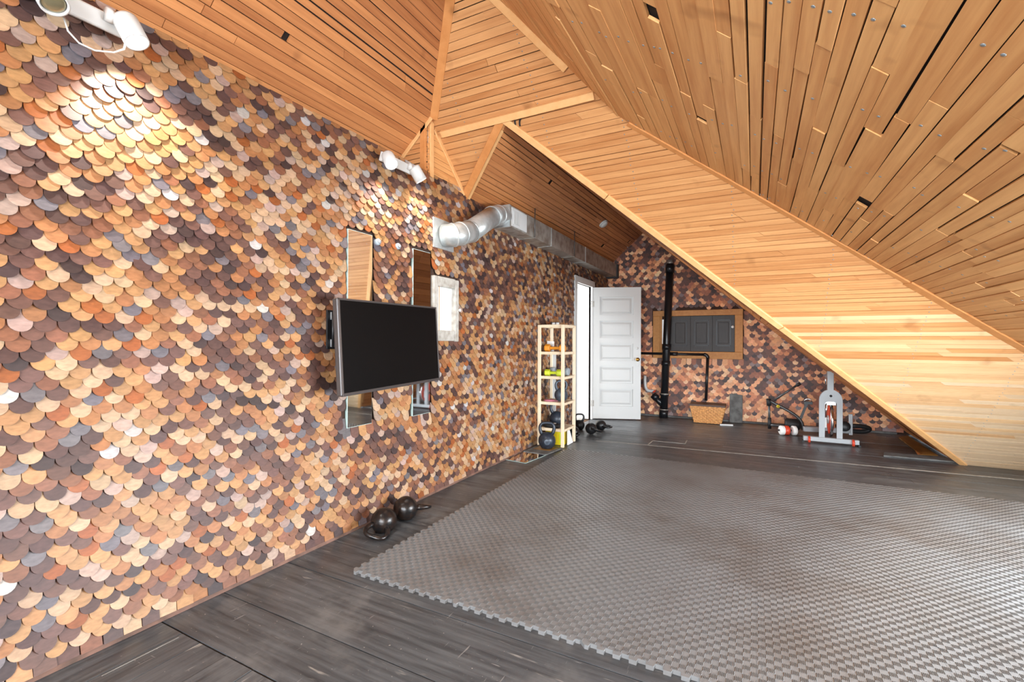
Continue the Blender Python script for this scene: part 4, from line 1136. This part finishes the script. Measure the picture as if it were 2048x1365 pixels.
sub('wheel_guard', MB().prism([(-.05, .05, .02), (.03, .05, .02), (.0, .2, .12), (-.04, .2, .12)], (0, .004, 0)), M['dark_tube'], bi)
sub('adjuster', MB().tube([(-.05, 0, .70), (-.05, 0, .80)], .007, 8), M['chrome'], bi)
pd = sub('pedal', MB().box((-.235, .52, .395), (-.14, .58, .43)), M['black_metal'], bi)
k = MB().tube(bez([(-.23, .55, .43), (-.22, .55, .475), (-.155, .55, .475), (-.145, .55, .43)], 8), .006, 8).build('toe_clip', M['chrome']); k.parent = pd
sub('crank_arm', MB().beam((-.27, .55, .20), (-.2, .55, .41), .03, .02, (0, 1, 0)), M['black_metal'], bi)

hb = thing('bike_handlebar', 'bent dark grey tube frame with a yellow badge left of the bike', 'handlebar', (2.43, 7.2, 0))
ho = Vector((2.43, 7.2, 0))
Y72 = lambda a, b: px(a, b, y=7.2) - ho
sub('bent_tube', MB().tube([Y72(1537, 801)] + bez([Y72(1545, 805), Y72(1575, 822), Y72(1603, 832), Y72(1606, 846), Y72(1606, 860)], 12), .019, 14), M['dark_tube'], hb)
sub('upper_bar', MB().tube([Y72(1548, 801), Y72(1597, 769)], .014, 12), M['dark_tube'], hb)
sub('grip', MB().tube([Y72(1593, 772), Y72(1601, 767)], .02, 12), M['black_rubber'], hb)
sub('upright', MB().tube([Y72(1538, 800), Y72(1539, 852)], .014, 12), M['dark_tube'], hb)
sub('lower_bar', MB().tube([Y72(1539, 850), Y72(1578, 854)], .02, 12), M['dark_tube'], hb)
sub('clamp', MB().tube([Y72(1537, 798), Y72(1538, 812)], .028, 14), M['black_rubber'], hb)
sub('foot', MB().tube([Y72(1539, 836), Y72(1539, 858)], .022, 12), M['black_rubber'], hb)
q = Y72(1556, 813) + Vector((0, -.02, 0))
b_ = sub('badge', MB().lathe([(.02, 0), (.02, .003)], 20, Matrix.Translation(q) @ Matrix.Rotation(rad(90), 4, 'X')), M['yellow'], hb)
k = MB().tube([q + Vector((.009 * math.cos(a), -.004, .009 * math.sin(a))) for a in [2 * math.pi * i / 16 for i in range(16)]], .0022, 6, True).build('emblem', M['black_metal']); k.parent = b_
sub('motor_block', MB().lathe([(.05, -.09), (.075, -.07), (.075, .07), (.05, .09)], 20, Matrix.Translation((.26, .02, .11)) @ Matrix.Rotation(rad(90), 4, 'Y')), M['black_rubber'], hb)
ab = thing('roller_wheel', 'white and red roller wheel on the floor below the bent tube frame', 'roller wheel', (2.61, 6.98, .062), (0, 0, rad(20)))
for s, m_ in ((-.055, M['paper']), (.0, M['red']), (.09, M['paper'])):
    sub('wheel' if m_ is not M['red'] else 'red_wheel', MB().lathe([(.045, -.03), (.06, -.02), (.06, .02), (.045, .03)], 24, Matrix.Translation((s, 0, 0)) @ Matrix.Rotation(rad(90), 4, 'Y')), m_, ab)
sub('axle', MB().tube([(-.1, 0, 0), (.14, 0, 0)], .012, 10), M['black_rubber'], ab)

# ------------------------------------------------------------------ scrap on the floor under the roof edge
sb = thing('plywood_offcut', 'brown plywood offcut on the floor under the roof edge', 'offcut', (3.88, 6.9, .002))
p_ = [px(1797, 877, z=0), px(1815, 874, z=0), px(1876, 914, z=0), px(1842, 912, z=0)]
sub('sheet', MB().prism([q - Vector((3.88, 6.9, 0)) for q in p_], (0, 0, .012)), M['scrap_wood'], sb)
q_ = [px(1830, 902, z=.013), px(1840, 900, z=.013), px(1846, 909, z=.013), px(1836, 911, z=.013)]
sub('knot', MB().prism([q - Vector((3.88, 6.9, .002)) for q in q_], (0, 0, .001)), M['trim_dark'], sb)
gp = [px(1767, 914, z=0), px(1768, 908, z=0), px(1902, 918, z=0), px(1915, 927, z=0)]
o = MB().prism(gp, (0, 0, .016)).build('grey_plank', M['slab']); tag(bevel(o, .003, 1), 'grey weathered plank lying along the foot of the end slope', 'plank')

# loose cable loops hanging where the gable peak meets the cross board
cb = thing('cable_loop', 'dark loose cable loops hanging at the peak of the alcove opening', 'cable', pl2(.66, 2.80, .0))
cbo = cb.location.copy()
for a, b, c in (((1032, 232), (1028, 243), (1031, 250)), ((1046, 233), (1036, 240), (1040, 252))):
    pts = [onp - cbo for onp in [ (lambda d: CAM + d * ((Y2 - (CAM.y + K2 * CAM.z) - .03) / (d.y + K2 * d.z)))(F_ + R_ * ((q[0] - 1024) / F_PX) - U_ * ((q[1] - 682.5) / F_PX)) for q in (a, b, c)]]
    sub('loop', MB().tube(bez(pts, 8), .006, 8), M['black_rubber'], cb)

# frames of the two daylight windows outside the picture
for nm, lab, rects in (('window_3', 'white dormer window frame right of the mat', [((4.86, 1.2, .28), (4.9, 4.0, .34)), ((4.86, 1.2, 1.24), (4.9, 4.0, 1.3)), ((4.86, 1.2, .34), (4.9, 1.28, 1.24)), ((4.86, 2.58, .34), (4.9, 2.64, 1.24)), ((4.86, 3.93, .34), (4.9, 4.0, 1.24))]),
                       ('window_4', 'wide white window frame behind the camera', [((.8, -2.3, .4), (4.1, -2.26, .48)), ((.8, -2.3, 2.12), (4.1, -2.26, 2.2)), ((.8, -2.3, .48), (.87, -2.26, 2.12)), ((2.42, -2.3, .48), (2.48, -2.26, 2.12)), ((4.03, -2.3, .48), (4.1, -2.26, 2.12))])):
    w_ = thing(nm, lab, 'window', rects[0][0], kind='structure'); o_ = Vector(rects[0][0])
    for lo, hi in rects: sub('frame_board', MB().box(Vector(lo) - o_, Vector(hi) - o_), M['white'], w_)
